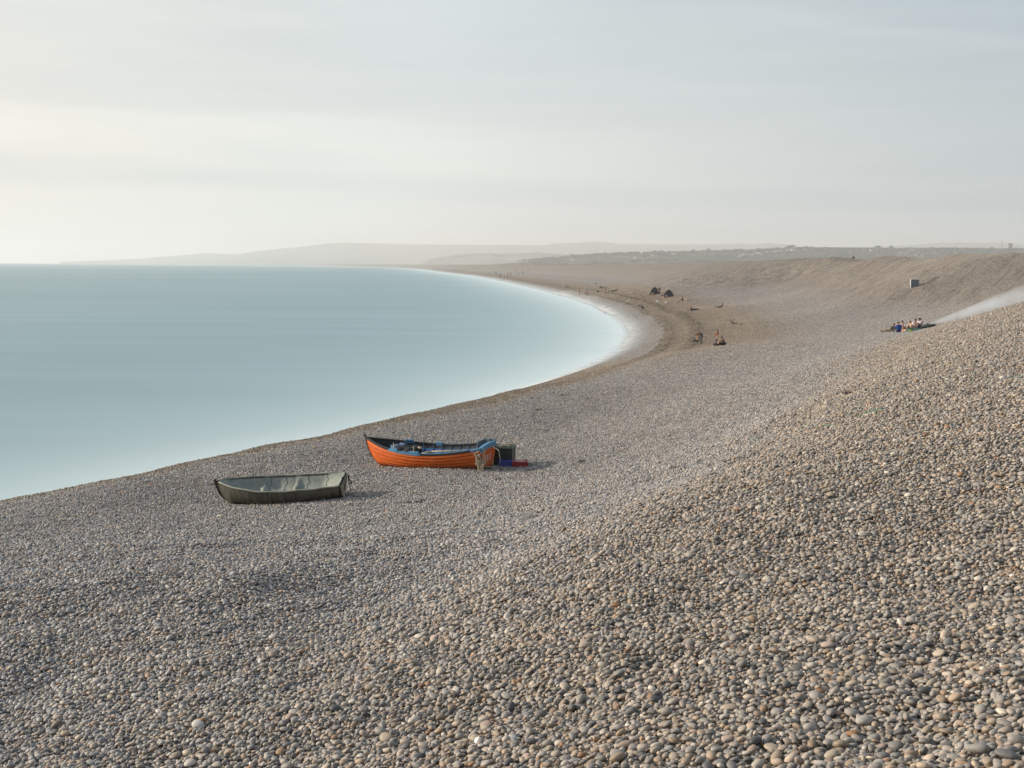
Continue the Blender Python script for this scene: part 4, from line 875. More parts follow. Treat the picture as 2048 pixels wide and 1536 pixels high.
    mb.tube([(4.62, -.62, .87), (4.72, -.55, .90), (4.82, -.48, .86), (4.85, -.5, .72)], .02, 6)
    on('rope', mb, rope, 'tangled pale rope hanging over the near stern corner of the orange boat', 'rope', False)
    # mooring line running from the tangle over the stones, and its bridle to the box
    e = OR_STERN; g = lambda px, py, dz=.03: on_ground(px, py) + Vector((0, 0, dz)); w0 = M @ Vector((4.78, -.68, .30)); w1 = M @ Vector((4.98, -.05, .86))
    pts = [w0, w0.lerp(g(1003, 937, .06), .5), g(1003, 937, .06), g(1012, 942), g(1030, 944), g(1052, 945), g(1070, 944, .0)]
    mb = MB().tube(pts, [.016] * 7, 6); q = g(996, 936, .05); mb.tube([w1, w1 + Vector((.22, -.25, -.10)), w1 + Vector((.28, -.32, -.45)), w1.lerp(q, .75) + Vector((.14, 0, -.05)), q], .016, 6)
    o = mb.build('mooring_line', rope, None, True); tag(o, 'pale mooring line looping down from the stern onto the pebbles', 'rope')
    # dark box and the fish boxes behind the stern
    dk = pmat('dark_green_plastic', (.012, .018, .016), .5, .2); inn = pmat('box_rim', (.10, .16, .15), .6, .2)
    dirx = (OR_STERN - OR_BOW).normalized(); a = math.atan2(dirx.y, dirx.x); c = on_ground(1009, 934) + Vector((0, .62, 0))
    bx = thing('fish_bin', 'tall black fish bin standing against the stern of the orange boat', 'bin', (c.x, c.y, gz(c.x, c.y) - .05), a + .22)
    w, dd, hh = .36, .36, .80
    MB().box(-w, w, -dd, -dd + .03, 0, hh).box(-w, w, dd - .03, dd, 0, hh).box(-w, -w + .03, -dd + .03, dd - .03, 0, hh).box(w - .03, w, -dd + .03, dd - .03, 0, hh).box(-w + .03, w - .03, -dd + .03, dd - .03, .0, .04).build('body', dk, bx)
    MB().box(-w - .02, w + .02, -dd - .02, -dd + .0, hh - .05, hh + .015).box(-w - .02, w + .02, dd, dd + .02, hh - .05, hh + .015).box(-w - .02, -w, -dd, dd, hh - .05, hh + .015).box(w, w + .02, -dd, dd, hh - .05, hh + .015).build('rim', inn, bx)
    mb = MB()
    for i in range(10):
        p = wavy((rg.uniform(-.4, .1), rg.uniform(-.3, .3), hh - .02), (rg.uniform(-.1, .45), rg.uniform(-.3, .3), hh - .0), 6, .05, rg, -.05); mb.tube(p, .012, 5)
    V = [bx.matrix_basis @ Vector(v) for v in mb.V]; mb.V = [tuple(v) for v in V]; tag(mb.build('rope', rope, None, True), 'coiled rope spilling over the rim of the black fish bin', 'rope')
    bb = pmat('blue_plastic', (.02, .05, .26), .45, .12); rb = pmat('red_plastic', (.24, .012, .012), .45, .12); 
    def crate(px, py, w, dd, hh, mat, lab, rz, dy):
        c = on_ground(px, py); r = thing('fish_crate', lab, 'crate', (c.x, c.y + dy, gz(c.x, c.y + dy) - .03), rz)
        mb = MB().box(-w, w, -dd, -dd + .02, 0, hh - .02).box(-w, w, dd - .02, dd, 0, hh - .02).box(-w, -w + .02, -dd + .02, dd - .02, 0, hh - .02).box(w - .02, w, -dd + .02, dd - .02, 0, hh - .02).box(-w + .02, w - .02, -dd + .02, dd - .02, 0, .02)
        mb.build('body', mat, r); MB().box(-w - .01, w + .01, -dd - .01, dd + .01, hh - .02, hh + .01).build('lid', mat, r)
        mb = MB()
        for i in range(5): x = -w + (i + .5) * 2 * w / 5; mb.box(x - .012, x + .012, -dd - .014, -dd, .02, hh - .03)
        mb.build('rib', mat, r); return r
    crate(1013, 936, .30, .30, .26, bb, 'long low blue crate lying against the black fish bin', -.04, .32)
    crate(1040, 936, .28, .28, .25, rb, 'long low red crate end to end with the blue one', -.06, .30)
    c = on_ground(1052, 936); r = thing('buoy', 'small dark red float at the far end of the red crate', 'float', (c.x, c.y + .2, c.z), 0)
    MB().blob((0, 0, .12), .10, .10, .12, 12, 8).build('ball', rb, r, True); MB().tube([(0, 0, .22), (0, 0, .30)], .025, 6).build('eye', rb, r)
    # -------------------------------------------------- the covered grey boat
    canv = new_mat('grey_green_canvas'); m, t, b, o = canv
    tc = N(t, 'ShaderNodeTexCoord'); nz = N(t, 'ShaderNodeTexNoise', Scale=3.0, Detail=8.0, Roughness=.68); t.links.new(tc.outputs['Object'], nz.inputs['Vector'])
    c = ramp(t, nz.outputs['Fac'], [(.3, (.15, .165, .145)), (.5, (.22, .24, .215)), (.7, (.30, .315, .275))])
    mp = N(t, 'ShaderNodeMapping'); mp.inputs['Scale'].default_value = (9, 9, .8); t.links.new(tc.outputs['Object'], mp.inputs[0])
    n3 = N(t, 'ShaderNodeTexNoise', Scale=2.0, Detail=4.0); t.links.new(mp.outputs[0], n3.inputs['Vector']); c = mix_col(t, ramp(t, n3.outputs['Fac'], [(.55, (0, 0, 0)), (.7, (.45, .45, .45))]), c, (.10, .09, .065))
    t.links.new(c, b.inputs['Base Color']); b.inputs['Roughness'].default_value = .75; bp = N(t, 'ShaderNodeBump', Strength=.35, Distance=.03); t.links.new(nz.outputs['Fac'], bp.inputs['Height']); t.links.new(bp.outputs[0], b.inputs['Normal'])
    canv = m; cord = pmat('dark_cord', (.03, .03, .028), .9); dark = pmat('tarred_hull', (.014, .011, .010), .6, .3); rust = pmat('rusty_stem', (.07, .03, .02), .8, .4)
    root = thing('covered_boat', 'small open boat under a weathered grey green canvas cover', 'boat'); h = Hull(4.2, 1.62, .92, .64, .66, 1.36, .34)
    k = (GR_STERN - GR_BOW).length / 4.0; put(root, GR_BOW, GR_STERN, 0, 0); root.matrix_world = root.matrix_world @ Matrix.Rotation(R(9), 4, 'X'); root.matrix_world.translation += Vector((0, .0, -.06)); root.scale = (k, k, k)
    strakes(h, 6, dark, root, lap=.012); transom(h, 1.0, .03, dark, root)
    ps = [h.pt(0, q, 1) for q in (0, .2, .4, .6, .8, 1.0)]
    MB().tube([(.8, 0, .0)] + [(p.x - .01, 0, p.z) for p in ps] + [(-.03, 0, h.hb + .05)], [.02, .035, .035, .035, .035, .038, .045, .05], 6).build('stem_post', rust, root)
    MB().box(.4, 4.1, -.03, .03, -.06, .02).build('keel', dark, root)
    # canvas: skirt, rolled edge, sagging middle
    V = []; Fc = []; nt_ = 80; prof = [('o', p) for p in np.linspace(.42, 1, 12)] + [('i', q) for q in np.linspace(0, 1, 26)] + [('O', p) for p in np.linspace(1, .42, 12)]
    for j in range(nt_ + 1):
        t_ = .035 + .965 * j / nt_; hw = h.half(t_) + .03; hz = h.sheer(t_) + .03
        ridge_ = max(math.exp(-((t_ - .36) / .025) ** 2), math.exp(-((t_ - .62) / .025) ** 2)); sagd = .34 * min(1, t_ * 3.2) * min(1, (1 - t_) * 5.5) * (1 - .28 * ridge_)
        for kk, (kd, p) in enumerate(prof):
            if kd == 'i':
                y = hw * (-1 + 2 * p); w = 1 - abs(2 * p - 1) ** 3.2; z = hz - sagd * w + (.035 * math.sin(t_ * 34 + y * 3) + .05 * fbm(np.array([t_ * 11.]), np.array([y * 2.2 + 4]), 3)[0]) * w * (.5 + vnoise(np.array([t_ * 9.]), np.array([y * 2.]))[0])
                fold = .05 * math.exp(-((y - .12 - .1 * math.sin(t_ * 5)) / .07) ** 2) * w; V.append((t_ * 4.2, y, z + fold))
            else:
                s = -1 if kd == 'o' else 1; q = h.pt(t_, p, s, .03 + .018 * math.sin(t_ * 46 + 3 * math.sin(t_ * 13)) * (1 - p) * 2); low = .17 + .05 * math.sin(t_ * 21) + .05 * math.sin(t_ * 55)
                z = max(q.z, low) + (.03 if p > .97 else 0); yy = q.y + s * (1 - p) * .06; V.append((q.x, yy, z))
    w = len(prof)
    for j in range(nt_):
        for k2 in range(w - 1): Fc.append((j * w + k2, j * w + k2 + 1, (j + 1) * w + k2 + 1, (j + 1) * w + k2))
    fm_ = [1 if (k2 < 11 or k2 > 37) else 0 for j in range(nt_) for k2 in range(w - 1)]  # outer skirts darker: stains, and their shaded side put into the colour
    cov = mesh_obj('canvas_cover', V, Fc, None, root, True, [canv, pmat('stained_shaded_canvas', (.085, .08, .06), .85, .4, 3, bump=.4, bscale=20, stretch=(3, 3, .6))], fm_)
    # the cover falls over the transom too
    mb = MB(); Vt = []; nn = 24
    for r_ in range(5):
        for i in range(nn + 1):
            y = (-1 + 2 * i / nn); hw = h.half(1) + .03; z = h.sheer(1) + .03 - .07 * r_ * (1 + .1 * math.sin(i * 1.7)); Vt.append((4.2 + .05 + .02 * math.sin(i * 1.3) * r_ / 6, y * hw * (1 - .015 * r_), z - .03 * (1 - y * y) * (r_ == 0)))
    mesh_obj('stern_flap', Vt, [(r_ * (nn + 1) + i, r_ * (nn + 1) + i + 1, (r_ + 1) * (nn + 1) + i + 1, (r_ + 1) * (nn + 1) + i) for r_ in range(4) for i in range(nn)], pmat('flap_canvas', (.16, .155, .12), .85, .3, 5, bump=.4, bscale=20), root, True)
    # rolled hem along each gunwale
    for s in (1, -1):
        mb = MB(); mb.tube([h.pt(t_, 1, s, .035) + Vector((0, 0, .025 + .008 * math.sin(t_ * 30))) for t_ in np.linspace(.04, 1, 40)], .027, 7); mb.build('rolled_hem', pmat('pale_hem_canvas', (.30, .30, .25), .8, .15), root, True)
    # seams across, tie cords down the sides
    def inside(t_, p):
        j = (t_ - .035) / .965 * nt_; j = int(max(0, min(nt_, round(j)))); k2 = 12 + int(round(p * 25)); return Vector(V[j * w + k2]) + Vector((0, 0, .006))
    for t_ in (.40, .52, .585, .70, .86): MB().tube([inside(t_ + .006 * math.sin(i), i / 24) for i in range(25)], .006, 4).build('seam', cord, root)
    for t_, a_ in ((.30, .0), (.355, .02), (.48, 0), (.585, -.02), (.66, 0)):
        for s in (-1, 1):
            MB().tube([h.pt(t_ + a_ * (1 - p), p, s, .055) for p in (1.0, .85, .7, .55, .45)], .007, 4).build('tie_cord', cord, root)
    MB().tube([inside(.22, .15), inside(.34, .06), inside(.45, .05)], .008, 4).build('tie_cord', cord, root)
    for t_ in (.47, .70): p = inside(t_, .12); MB().tube([p, p + Vector((0, 0, .13))], .007, 5).build('thole_pin', cord, root)
    bpy.context.view_layer.update(); M = root.matrix_world.copy()
    mb = MB()
    for i in range(9):
        x = 4.27 + rg.uniform(-.02, .05); y = -.60 + rg.uniform(-.08, .12); mb.tube(wavy((x, y, .62), (x + rg.uniform(0, .08), y + rg.uniform(-.05, .05), .62 - rg.uniform(.25, .55)), 6, .02, rg), .009, 5)
    V2 = [M @ Vector(v) for v in mb.V]; mb.V = V2; tag(mb.build('frayed_rope', rope, None), 'frayed rope ends dangling from the near stern corner of the covered boat', 'rope')
    mb = MB()
    for i in range(5): mb.tube(wavy((4.28, .62, .64), (4.34 + rg.uniform(0, .08), .62, .30 + rg.uniform(-.1, .05)), 5, .02, rg), .008, 5)
    p = M @ Vector((4.28, .62, .62)); V2 = [M @ Vector(v) for v in mb.V]; mb.V = [tuple(v) for v in V2]
    q = on_ground(706, 990) + Vector((0, 0, .02)); mb.tube([p, p.lerp(q, .35) + Vector((0, 0, -.12)), p.lerp(q, .7) + Vector((0, 0, -.12)), q], .009, 5)
    tag(mb.build('dark_line', cord, None), 'thin dark line drooping from the far stern corner of the covered boat', 'rope')
boats()
# ------------------------------------------------------------------ people
def skel(pose):
    J = {}
    def both(n, x, y, z):
        J[n + 'L'] = (-x, y, z); J[n + 'R'] = (x, y, z)
    if pose in ('stand', 'walk'):
        J.update(pelvis=(0, 0, .95), belly=(0, .01, 1.10), chest=(0, 0, 1.32), neck=(0, .0, 1.47), head=(0, .03, 1.58), crown=(0, .02, 1.68))
        both('sho', .17, 0, 1.41); both('elb', .23, -.02, 1.13); both('wri', .24, .06, .90); both('hip', .09, 0, .91); both('knee', .10, .03, .50); both('ank', .10, 0, .09); both('toe', .11, .17, .04)
        if pose == 'walk':
            J['kneeL'] = (-.10, .16, .52); J['ankL'] = (-.10, .26, .10); J['toeL'] = (-.10, .42, .06); J['kneeR'] = (.10, -.02, .50); J['ankR'] = (.10, -.28, .14); J['toeR'] = (.10, -.14, .04)
            J['elbR'] = (.24, .10, 1.16); J['wriR'] = (.22, .28, 1.05)
    elif pose == 'sit':
        J.update(pelvis=(0, 0, .13), belly=(0, -.02, .28), chest=(0, .05, .48), neck=(0, .11, .63), head=(0, .16, .74), crown=(0, .17, .84))
        both('sho', .17, .07, .57); both('elb', .25, .24, .37); both('wri', .13, .44, .42); both('hip', .10, .03, .12); both('knee', .13, .40, .46); both('ank', .12, .60, .10); both('toe', .13, .76, .04)
    elif pose == 'recline':
        J.update(pelvis=(0, 0, .12), belly=(0, -.12, .22), chest=(0, -.27, .38), neck=(0, -.36, .51), head=(0, -.37, .62), crown=(0, -.38, .72))
        both('sho', .18, -.30, .46); both('elb', .22, -.42, .26); both('wri', .23, -.46, .06); both('hip', .10, .05, .11); both('knee', .10, .44, .20); both('ank', .10, .82, .07); both('toe', .12, .90, .14)
    elif pose == 'bend':
        J.update(pelvis=(0, -.05, .90), belly=(0, .10, 1.02), chest=(0, .32, 1.12), neck=(0, .46, 1.12), head=(0, .56, 1.08), crown=(0, .64, 1.03))
        both('sho', .17, .38, 1.08); both('elb', .20, .42, .80); both('wri', .15, .48, .55); both('hip', .09, -.04, .86); both('knee', .11, .06, .48); both('ank', .11, -.02, .09); both('toe', .12, .15, .04)
    return J
BONES = [('pelvis', 'belly'), ('belly', 'chest'), ('chest', 'neck'), ('neck', 'head'), ('head', 'crown')] + [(a + s if a not in ('chest', 'pelvis') else a, b + s) for s in 'LR' for a, b in (('chest', 'sho'), ('sho', 'elb'), ('elb', 'wri'), ('pelvis', 'hip'), ('hip', 'knee'), ('knee', 'ank'), ('ank', 'toe'))]
RAD = dict(pelvis=(.15, .11), belly=(.14, .10), chest=(.16, .11), neck=(.055, .055), head=(.085, .10), crown=(.065, .075), sho=(.062, .062), elb=(.045, .045), wri=(.03, .03), hip=(.09, .09), knee=(.062, .062), ank=(.042, .042), toe=(.035, .03))
ZONE = {'head': 0, 'crown': 0, 'wri': 0, 'neck': 1, 'chest': 1, 'belly': 1, 'sho': 1, 'elb': 1, 'pelvis': 2, 'hip': 2, 'knee': 2, 'ank': 2, 'toe': 3}
_pcache = {}
def person_mesh(pose):
    if pose in _pcache: return _pcache[pose]
    J = skel(pose); names = list(J); bm = bmesh.new(); sk = bm.verts.layers.skin.verify(); vs = {}
    for n_ in names:
        v = bm.verts.new(J[n_]); vs[n_] = v; key = n_[:-1] if n_[-1] in 'LR' and n_[:-1] in RAD else n_; v[sk].radius = tuple(q * 1.22 for q in RAD[key]); v[sk].use_root = (n_ == 'pelvis')
    for a, b in BONES: bm.edges.new((vs[a], vs[b]))
    for s in 'LR':           # palm, four fingers and a thumb
        w = Vector(J['wri' + s]); d = (w - Vector(J['elb' + s])).normalized(); lat = d.cross(Vector((0, 1, .2))).normalized(); palm = bm.verts.new(w + d * .07); palm[sk].radius = (.032, .016); bm.edges.new((vs['wri' + s], palm))
        for k, (o_, l_) in enumerate(((-.027, .065), (-.009, .078), (.009, .075), (.027, .06))):
            v = bm.verts.new(w + d * (.085 + l_) + lat * o_ * 1.2 + Vector((0, .012, 0))); v[sk].radius = (.009, .009); bm.edges.new((palm, v))
        v = bm.verts.new(w + d * .06 + lat * .055); v[sk].radius = (.01, .01); bm.edges.new((vs['wri' + s], v))
    me = bpy.data.meshes.new('tmp'); bm.to_mesh(me); bm.free(); o = bpy.data.objects.new('tmp', me); COL.objects.link(o)
    o.modifiers.new('skin', 'SKIN'); ss = o.modifiers.new('sub', 'SUBSURF'); ss.levels = 1; ss.render_levels = 1
    dg = bpy.context.evaluated_depsgraph_get(); out = bpy.data.meshes.new_from_object(o.evaluated_get(dg)); bpy.data.objects.remove(o); out.name = 'body'
    # a nose, brow and ears on the head, in the same surface's mesh
    seg = [(Vector(J[a]), Vector(J[b]), ZONE[(b[:-1] if b[-1] in 'LR' and b[:-1] in ZONE else b)]) for a, b in BONES]
    def near(p):
        best = (1e9, 0)
        for a, b, z in seg:
            ab = b - a; t = max(0, min(1, (p - a).dot(ab) / ab.length_squared)); d = (p - a - ab * t).length
            if d < best[0]: best = (d, z)
        for s in 'LR':
            w = Vector(J['wri' + s]); dd = (w - Vector(J['elb' + s])).normalized()
            if (p - w).dot(dd) > -.01 and (p - w).length < .22: best = (0, 0)
        return best[1]
    out.materials.clear()
    for i in range(4): out.materials.append(None)
    fm = [near(f.center) for f in out.polygons]; out.polygons.foreach_set('material_index', fm); out.polygons.foreach_set('use_smooth', [True] * len(fm)); out.update()
    # hair and face pieces
    up = (Vector(J['crown']) - Vector(J['neck'])).normalized(); fw = Vector((0, 1, 0)); fw = (fw - up * fw.dot(up)).normalized(); c = Vector(J['head']) + up * .02; rt = fw.cross(up)
    hb = MB(); V = []; Fc = []; n_ = 12
    for i in range(7):
        th = math.pi * .60 * i / 6
        for k in range(n_):
            ph = 2 * math.pi * k / n_; back = max(0, -math.sin(ph)); l_ = th * (1 if math.sin(ph) < .2 else .72) * (1 + .1 * back); V.append(c + (rt * math.cos(ph) * math.sin(l_) * .090 + fw * math.sin(ph) * math.sin(l_) * .108 + up * math.cos(l_) * .125))
    for i in range(6):
        for k in range(n_): Fc.append((i * n_ + k, i * n_ + (k + 1) % n_, (i + 1) * n_ + (k + 1) % n_, (i + 1) * n_ + k))
    hm = bpy.data.meshes.new('hair'); hm.from_pydata([tuple(v) for v in V], [], Fc); hm.update(); hm.materials.append(None); hm.polygons.foreach_set('use_smooth', [True] * len(hm.polygons))
    fb = MB(); fb.tube([c + fw * .085 + up * .01, c + fw * .112 - up * .022, c + fw * .088 - up * .03], [.008, .014, .01], 5)
    for s in (1, -1): fb.blob(c + rt * s * .088 - up * .01, .012, .02, .028, 6, 5); fb.blob(c + rt * s * .034 + fw * .086 + up * .012, .010, .008, .006, 6, 4)
    fb.tube([c + rt * -.022 + fw * .094 - up * .055, c + fw * .098 - up * .056, c + rt * .022 + fw * .094 - up * .055], .005, 4)
    fmesh = bpy.data.meshes.new('face'); fmesh.from_pydata([tuple(v) for v in fb.V], [], fb.F); fmesh.update(); fmesh.materials.append(None)
    _pcache[pose] = (out, hm, fmesh); return _pcache[pose]
_mc = {}
def cmat(c):
    k = tuple(c)
    if k not in _mc: _mc[k] = pmat('cloth_%d' % len(_mc), c, .85, .12, 14)
    return _mc[k]
SKIN = (.42, .24, .16); DARKHAIR = (.025, .018, .012); FAIR = (.30, .20, .10)
def person(loc, pose, rz, label, top, legs=(.02, .025, .04), hair=DARKHAIR, shoes=(.03, .03, .03), group=None, s=1.0, full=True):
    b, h, fc = person_mesh(pose); r = thing('person', label, 'person', loc, rz, group); r.scale = (s, s, s)
    o = bpy.data.objects.new('body', b); link(o, r)
    for i, c in enumerate((SKIN, top, legs, shoes)): o.material_slots[i].link = 'OBJECT'; o.material_slots[i].material = cmat(c)
    q = bpy.data.objects.new('hair', h); link(q, r); q.material_slots[0].link = 'OBJECT'; q.material_slots[0].material = cmat(hair)
    if full: q = bpy.data.objects.new('face', fc); link(q, r); q.material_slots[0].link = 'OBJECT'; q.material_slots[0].material = cmat((.36, .20, .13))
    return r
BLACK = (.015, .015, .018); NAVY = (.02, .03, .06)
def at(px, py, dx=0, dy=0, dz=0):
    p = on_ground(px, py); return Vector((p.x + dx, p.y + dy, gz(p.x + dx, p.y + dy) + dz))
def crowd():
    P = person
    # the barbecue party
    P(at(1785, 664, 0, .7), 'recline', R(110), 'person in a black top with bare legs stretched left beside the one in blue', BLACK, (.45, .27, .17), DARKHAIR)
    P(at(1798, 666), 'sit', R(10), 'person in a royal blue shirt sitting with their back turned', (.01, .06, .26), NAVY)
    P(at(1805, 662), 'sit', R(150), 'person in a pale pink top sitting just right of the one in blue', (.45, .36, .36), (.30, .28, .28), DARKHAIR)
    P(at(1829, 659, 0, .3), 'recline', R(-70), 'fair haired person leaning back beyond the green blanket', (.50, .34, .24), (.42, .25, .16), FAIR)
    P(at(1835, 658, 0, .9), 'sit', R(200), 'dark haired person in a white top in the middle of the right group', (.62, .62, .66), (.14, .16, .24))
    P(at(1842, 657, 0, .2), 'sit', R(120), 'person in a pale lilac top sitting right of the dark haired one', (.50, .48, .56), (.10, .12, .2), (.10, .06, .04))
    P(at(1849, 656, 0, .6), 'sit', R(80), 'person in a faded pink top at the right end of the barbecue party', (.50, .38, .38), (.25, .22, .2), FAIR)
    # two on the skyline
    P(at(1708, 518, dz=.0), 'sit', R(60), 'larger dark figure of the two sitting on the beach crest', BLACK, BLACK)
    P(at(1719, 517.5, dz=.0), 'sit', R(40), 'smaller dark figure right of the other on the beach crest', BLACK, BLACK, s=.85)
    # people in the middle distance
    P(at(1440, 616), 'recline', R(75), 'dark clothed person lying back alone on the upper beach', BLACK, BLACK)
    P(at(1384, 622), 'sit', R(95), 'person in an olive top sitting beside a dark bag', (.07, .08, .045), (.02, .03, .08), FAIR)
    P(at(1366, 602), 'sit', R(90), 'dark clothed person sitting alone right of the tents', BLACK, BLACK)
    P(at(1283, 618), 'sit', R(-90), 'hunched dark figure sitting with a pale board to the right', BLACK, BLACK)
    P(at(1320, 590, 0, 1.5), 'stand', R(170), 'dark clothed person standing behind the left tent', (.06, .04, .04), BLACK)
    P(at(1136, 575), 'sit', R(80), 'dark figure sitting beside the tilted rods near the left', BLACK, BLACK)
    P(at(1159, 590), 'stand', R(110), 'lone angler in black standing at the left above the water', BLACK, BLACK)
    P(at(1171, 590), 'stand', R(80), 'angler in grey, left one of the close standing pair', (.20, .20, .20), (.10, .10, .11))
    P(at(1175, 591), 'walk', R(80), 'angler in brown, right one of the close standing pair', (.10, .08, .07), (.06, .05, .05))
    P(at(1211, 588), 'stand', R(100), 'angler in black standing in front of the flat dark shelter', BLACK, (.02, .025, .03))
    P(at(1216, 588), 'stand', R(100), 'angler in slate grey next to the one in black', (.06, .07, .08), (.05, .06, .08))
    P(at(1203, 577), 'recline', R(-80), 'dark figure lying back under the stick on the flat beach', BLACK, BLACK)
    P(at(1403, 688), 'bend', R(100), 'person in a rust brown top bending over near the water', (.16, .085, .05), (.10, .08, .09), FAIR)
    P(at(1436, 690, 0, .6), 'walk', R(110), 'person in an orange brown top and grey blue trousers standing', (.16, .06, .035), (.09, .09, .12), (.12, .08, .05), s=.9)
    P(at(1447, 692), 'sit', R(100), 'person in dark brown sitting hunched at the feet of the standing one', (.08, .045, .04), (.02, .025, .025), DARKHAIR)
    # distant anglers along the curve
    rg = random.Random(4)
    cols = [BLACK, (.03, .04, .06), (.06, .06, .07), (.05, .05, .04), (.10, .04, .03)]
    for px, py, pose in [(979, 552, 'stand'), (990, 548, 'stand'), (993, 546.5, 'sit'), (996, 551, 'sit'), (1001, 555, 'stand'), (1015, 557, 'stand'), (1016, 552, 'stand'), (1020, 548, 'sit'), (1022, 553, 'sit'), (1033, 545.5, 'stand'), (1037, 549, 'sit'), (1045, 548, 'stand'), (1000, 549, 'sit'), (1009, 555, 'sit')]:
        P(at(px, py), pose, rg.uniform(0, 6.28), 'tiny dark figure in the cluster of anglers where the beach narrows', rg.choice(cols), BLACK, group='cluster of distant anglers', full=False, s=1.35)
    for px, py in [(901, 541.5), (906, 541), (912, 542), (917, 541), (922, 541), (927, 541), (935, 541), (947, 539.5), (954, 539)]:
        P(at(px, py), rg.choice(['stand', 'sit', 'stand']), rg.uniform(0, 6.28), 'barely visible figure in the farthest row along the shore', rg.choice(cols), BLACK, group='farthest anglers on the shore', full=False, s=1.5)
crowd()
# ------------------------------------------------------------------ camp gear, driftwood, weed and lines
def gear():
    rg = random.Random(33)
    grey = pmat('dark_grey_nylon', (.035, .036, .042), .6, .2, 3); pole = pmat('tent_pole', (.01, .01, .01), .5); org = pmat('orange_groundsheet', (.55, .20, .09), .8, .15); pale = pmat('pale_lining', (.30, .32, .33), .8)
    def tent(px, py, rz, lab, w=1.2, h=1.7):
        p = at(px, py, 0, .6); r = thing('beach_tent', lab, 'tent', p, rz)
        n_ = 10; arch = [(w * math.cos(math.pi * i / n_) * (1 - .18 * math.sin(math.pi * i / n_)), h * math.sin(math.pi * i / n_) ** 1.35) for i in range(n_ + 1)]
        V = [(x, -.55, z) for x, z in arch] + [(x * .72, .35, z * .78) for x, z in arch] + [(x * .55, .95, z * .05) for x, z in arch]
        for k in range(5):
            i0, i1 = k * 2, k * 2 + 2; Vk = []; Fk = []
            for row in range(3): Vk += V[row * (n_ + 1) + i0: row * (n_ + 1) + i1 + 1]
            for row in range(2):
                for i in range(2): Fk.append((row * 3 + i, row * 3 + i + 1, (row + 1) * 3 + i + 1, (row + 1) * 3 + i))
            mesh_obj('panel', Vk, Fk, grey, r, True)
        mesh_obj('back_panel', [(x * .96, -.40, z * .96) for x, z in arch] , [tuple(range(n_ + 1))], grey, r)
        MB().tube([(x * 1.01, -.56, z * 1.01 + .01) for x, z in arch], .03, 5).build('pole', pole, r)
        MB().tube([(x * .73, .36, z * .79 + .01) for x, z in arch], .02, 5).build('pole', pole, r)
        MB().box(-w * 1.02, w * 1.02, -1.0, .9, -.03, .04).build('groundsheet', org, r)
        MB().box(-w * .75, -w * .2, -.50, -.45, .04, .5).build('flap', pale, r)
        for s in (-1, 1): MB().tube([(s * w * .8, -.56, h * .6), (s * w * 1.45, -.7, .0)], .012, 4).build('guy_line', pole, r)
    tent(1310, 590, R(-6), 'dark grey beach tent, left one of the two, with a pale flap'); tent(1337, 594, R(5), 'dark grey beach tent, right one of the two, on an orange groundsheet', 1.15, 1.5)
    # concrete box
    p = at(1828.5, 574); r = thing('concrete_box', 'square pale box with a dark front standing alone on the slope', 'box', p + Vector((0, 0, -.15)), R(-14))
    cm = pmat('pale_concrete', (.55, .55, .52), .85, .15, 4, bump=.3); dk = pmat('slate_panel', (.075, .10, .12), .7, .2, 5)
    MB().box(-.48, .48, -.45, .5, 0, 1.12).build('body', cm, r); MB().box(-.42, .50, -.475, -.452, .04, 1.06).build('front_panel', dk, r); MB().box(-.50, .50, -.47, .52, 1.122, 1.16).build('lid', cm, r)
    # party things
    def cloth(px, py, w, d, mat, lab, name, cat, hgt=.12, dy=0.0):
        p = at(px, py, 0, dy); V = []; n_ = 12; Fc = []
        for i in range(n_ + 1):
            for j in range(n_ + 1):
                x = (i / n_ - .5) * w; y = (j / n_ - .5) * d; z = gz(p.x + x, p.y + y) - p.z + .03 + hgt * (.5 + vnoise(np.array([x * 2.3 + px]), np.array([y * 2.3]))[0]) * math.sin(math.pi * i / n_) * math.sin(math.pi * j / n_) * 2
                V.append((x, y, z))
        for i in range(n_):
            for j in range(n_): Fc.append((i * (n_ + 1) + j, (i + 1) * (n_ + 1) + j, (i + 1) * (n_ + 1) + j + 1, i * (n_ + 1) + j + 1))
        o = mesh_obj(name, V, Fc, mat, None, True); o.location = p; tag(o, lab, cat)
    def bag(px, py, sx, sy, sz, mat, lab, name='bag', cat='bag', dy=0.0):
        p = at(px, py, 0, dy); r = thing(name, lab, cat, p, rg.uniform(-.4, .4)); mb = MB()
        for i in range(5): mb.blob((rg.uniform(-.3, .3) * sx, rg.uniform(-.2, .2) * sy, sz * rg.uniform(.38, .55)), sx * .5, sy * .5, sz * .5, 9, 7, 0, .1, rg)
        mb.build('body', mat, r, True); MB().tube([(-.2 * sx, 0, sz * .9), (-.1 * sx, 0, sz * 1.15), (.1 * sx, 0, sz * 1.15), (.2 * sx, 0, sz * .9)], .02, 5).build('strap', mat, r)
    cloth(1817, 661, 1.4, 1.3, pmat('orange_blanket', (.50, .22, .06), .9), 'crumpled orange blanket between the two halves of the party', 'blanket', 'blanket', .25)
    cloth(1826, 663, 1.3, 1.0, pmat('green_blanket', (.02, .08, .07), .9), 'dark green blanket in front of the fair haired person', 'blanket', 'blanket', .28)
    bag(1817, 661, .62, .4, .34, cmat(BLACK), 'black holdall with a pale patch on the orange blanket'); bag(1813, 664, .34, .3, .16, cmat((.45, .36, .34)), 'small pale bag at the edge of the orange blanket')
    bag(1822, 664, .3, .3, .18, cmat((.14, .22, .04)), 'small lime green bag beside the dark green blanket')
    bag(1855, 657, .55, .4, .34, cmat((.05, .06, .055)), 'grey green rucksack at the right of the party'); bag(1867, 654, .5, .3, .24, cmat(BLACK), 'small black bag farthest right beside the smoke')
    bag(1845, 659, .5, .25, .18, cmat(BLACK), 'low black bag lying before the pale lilac top')
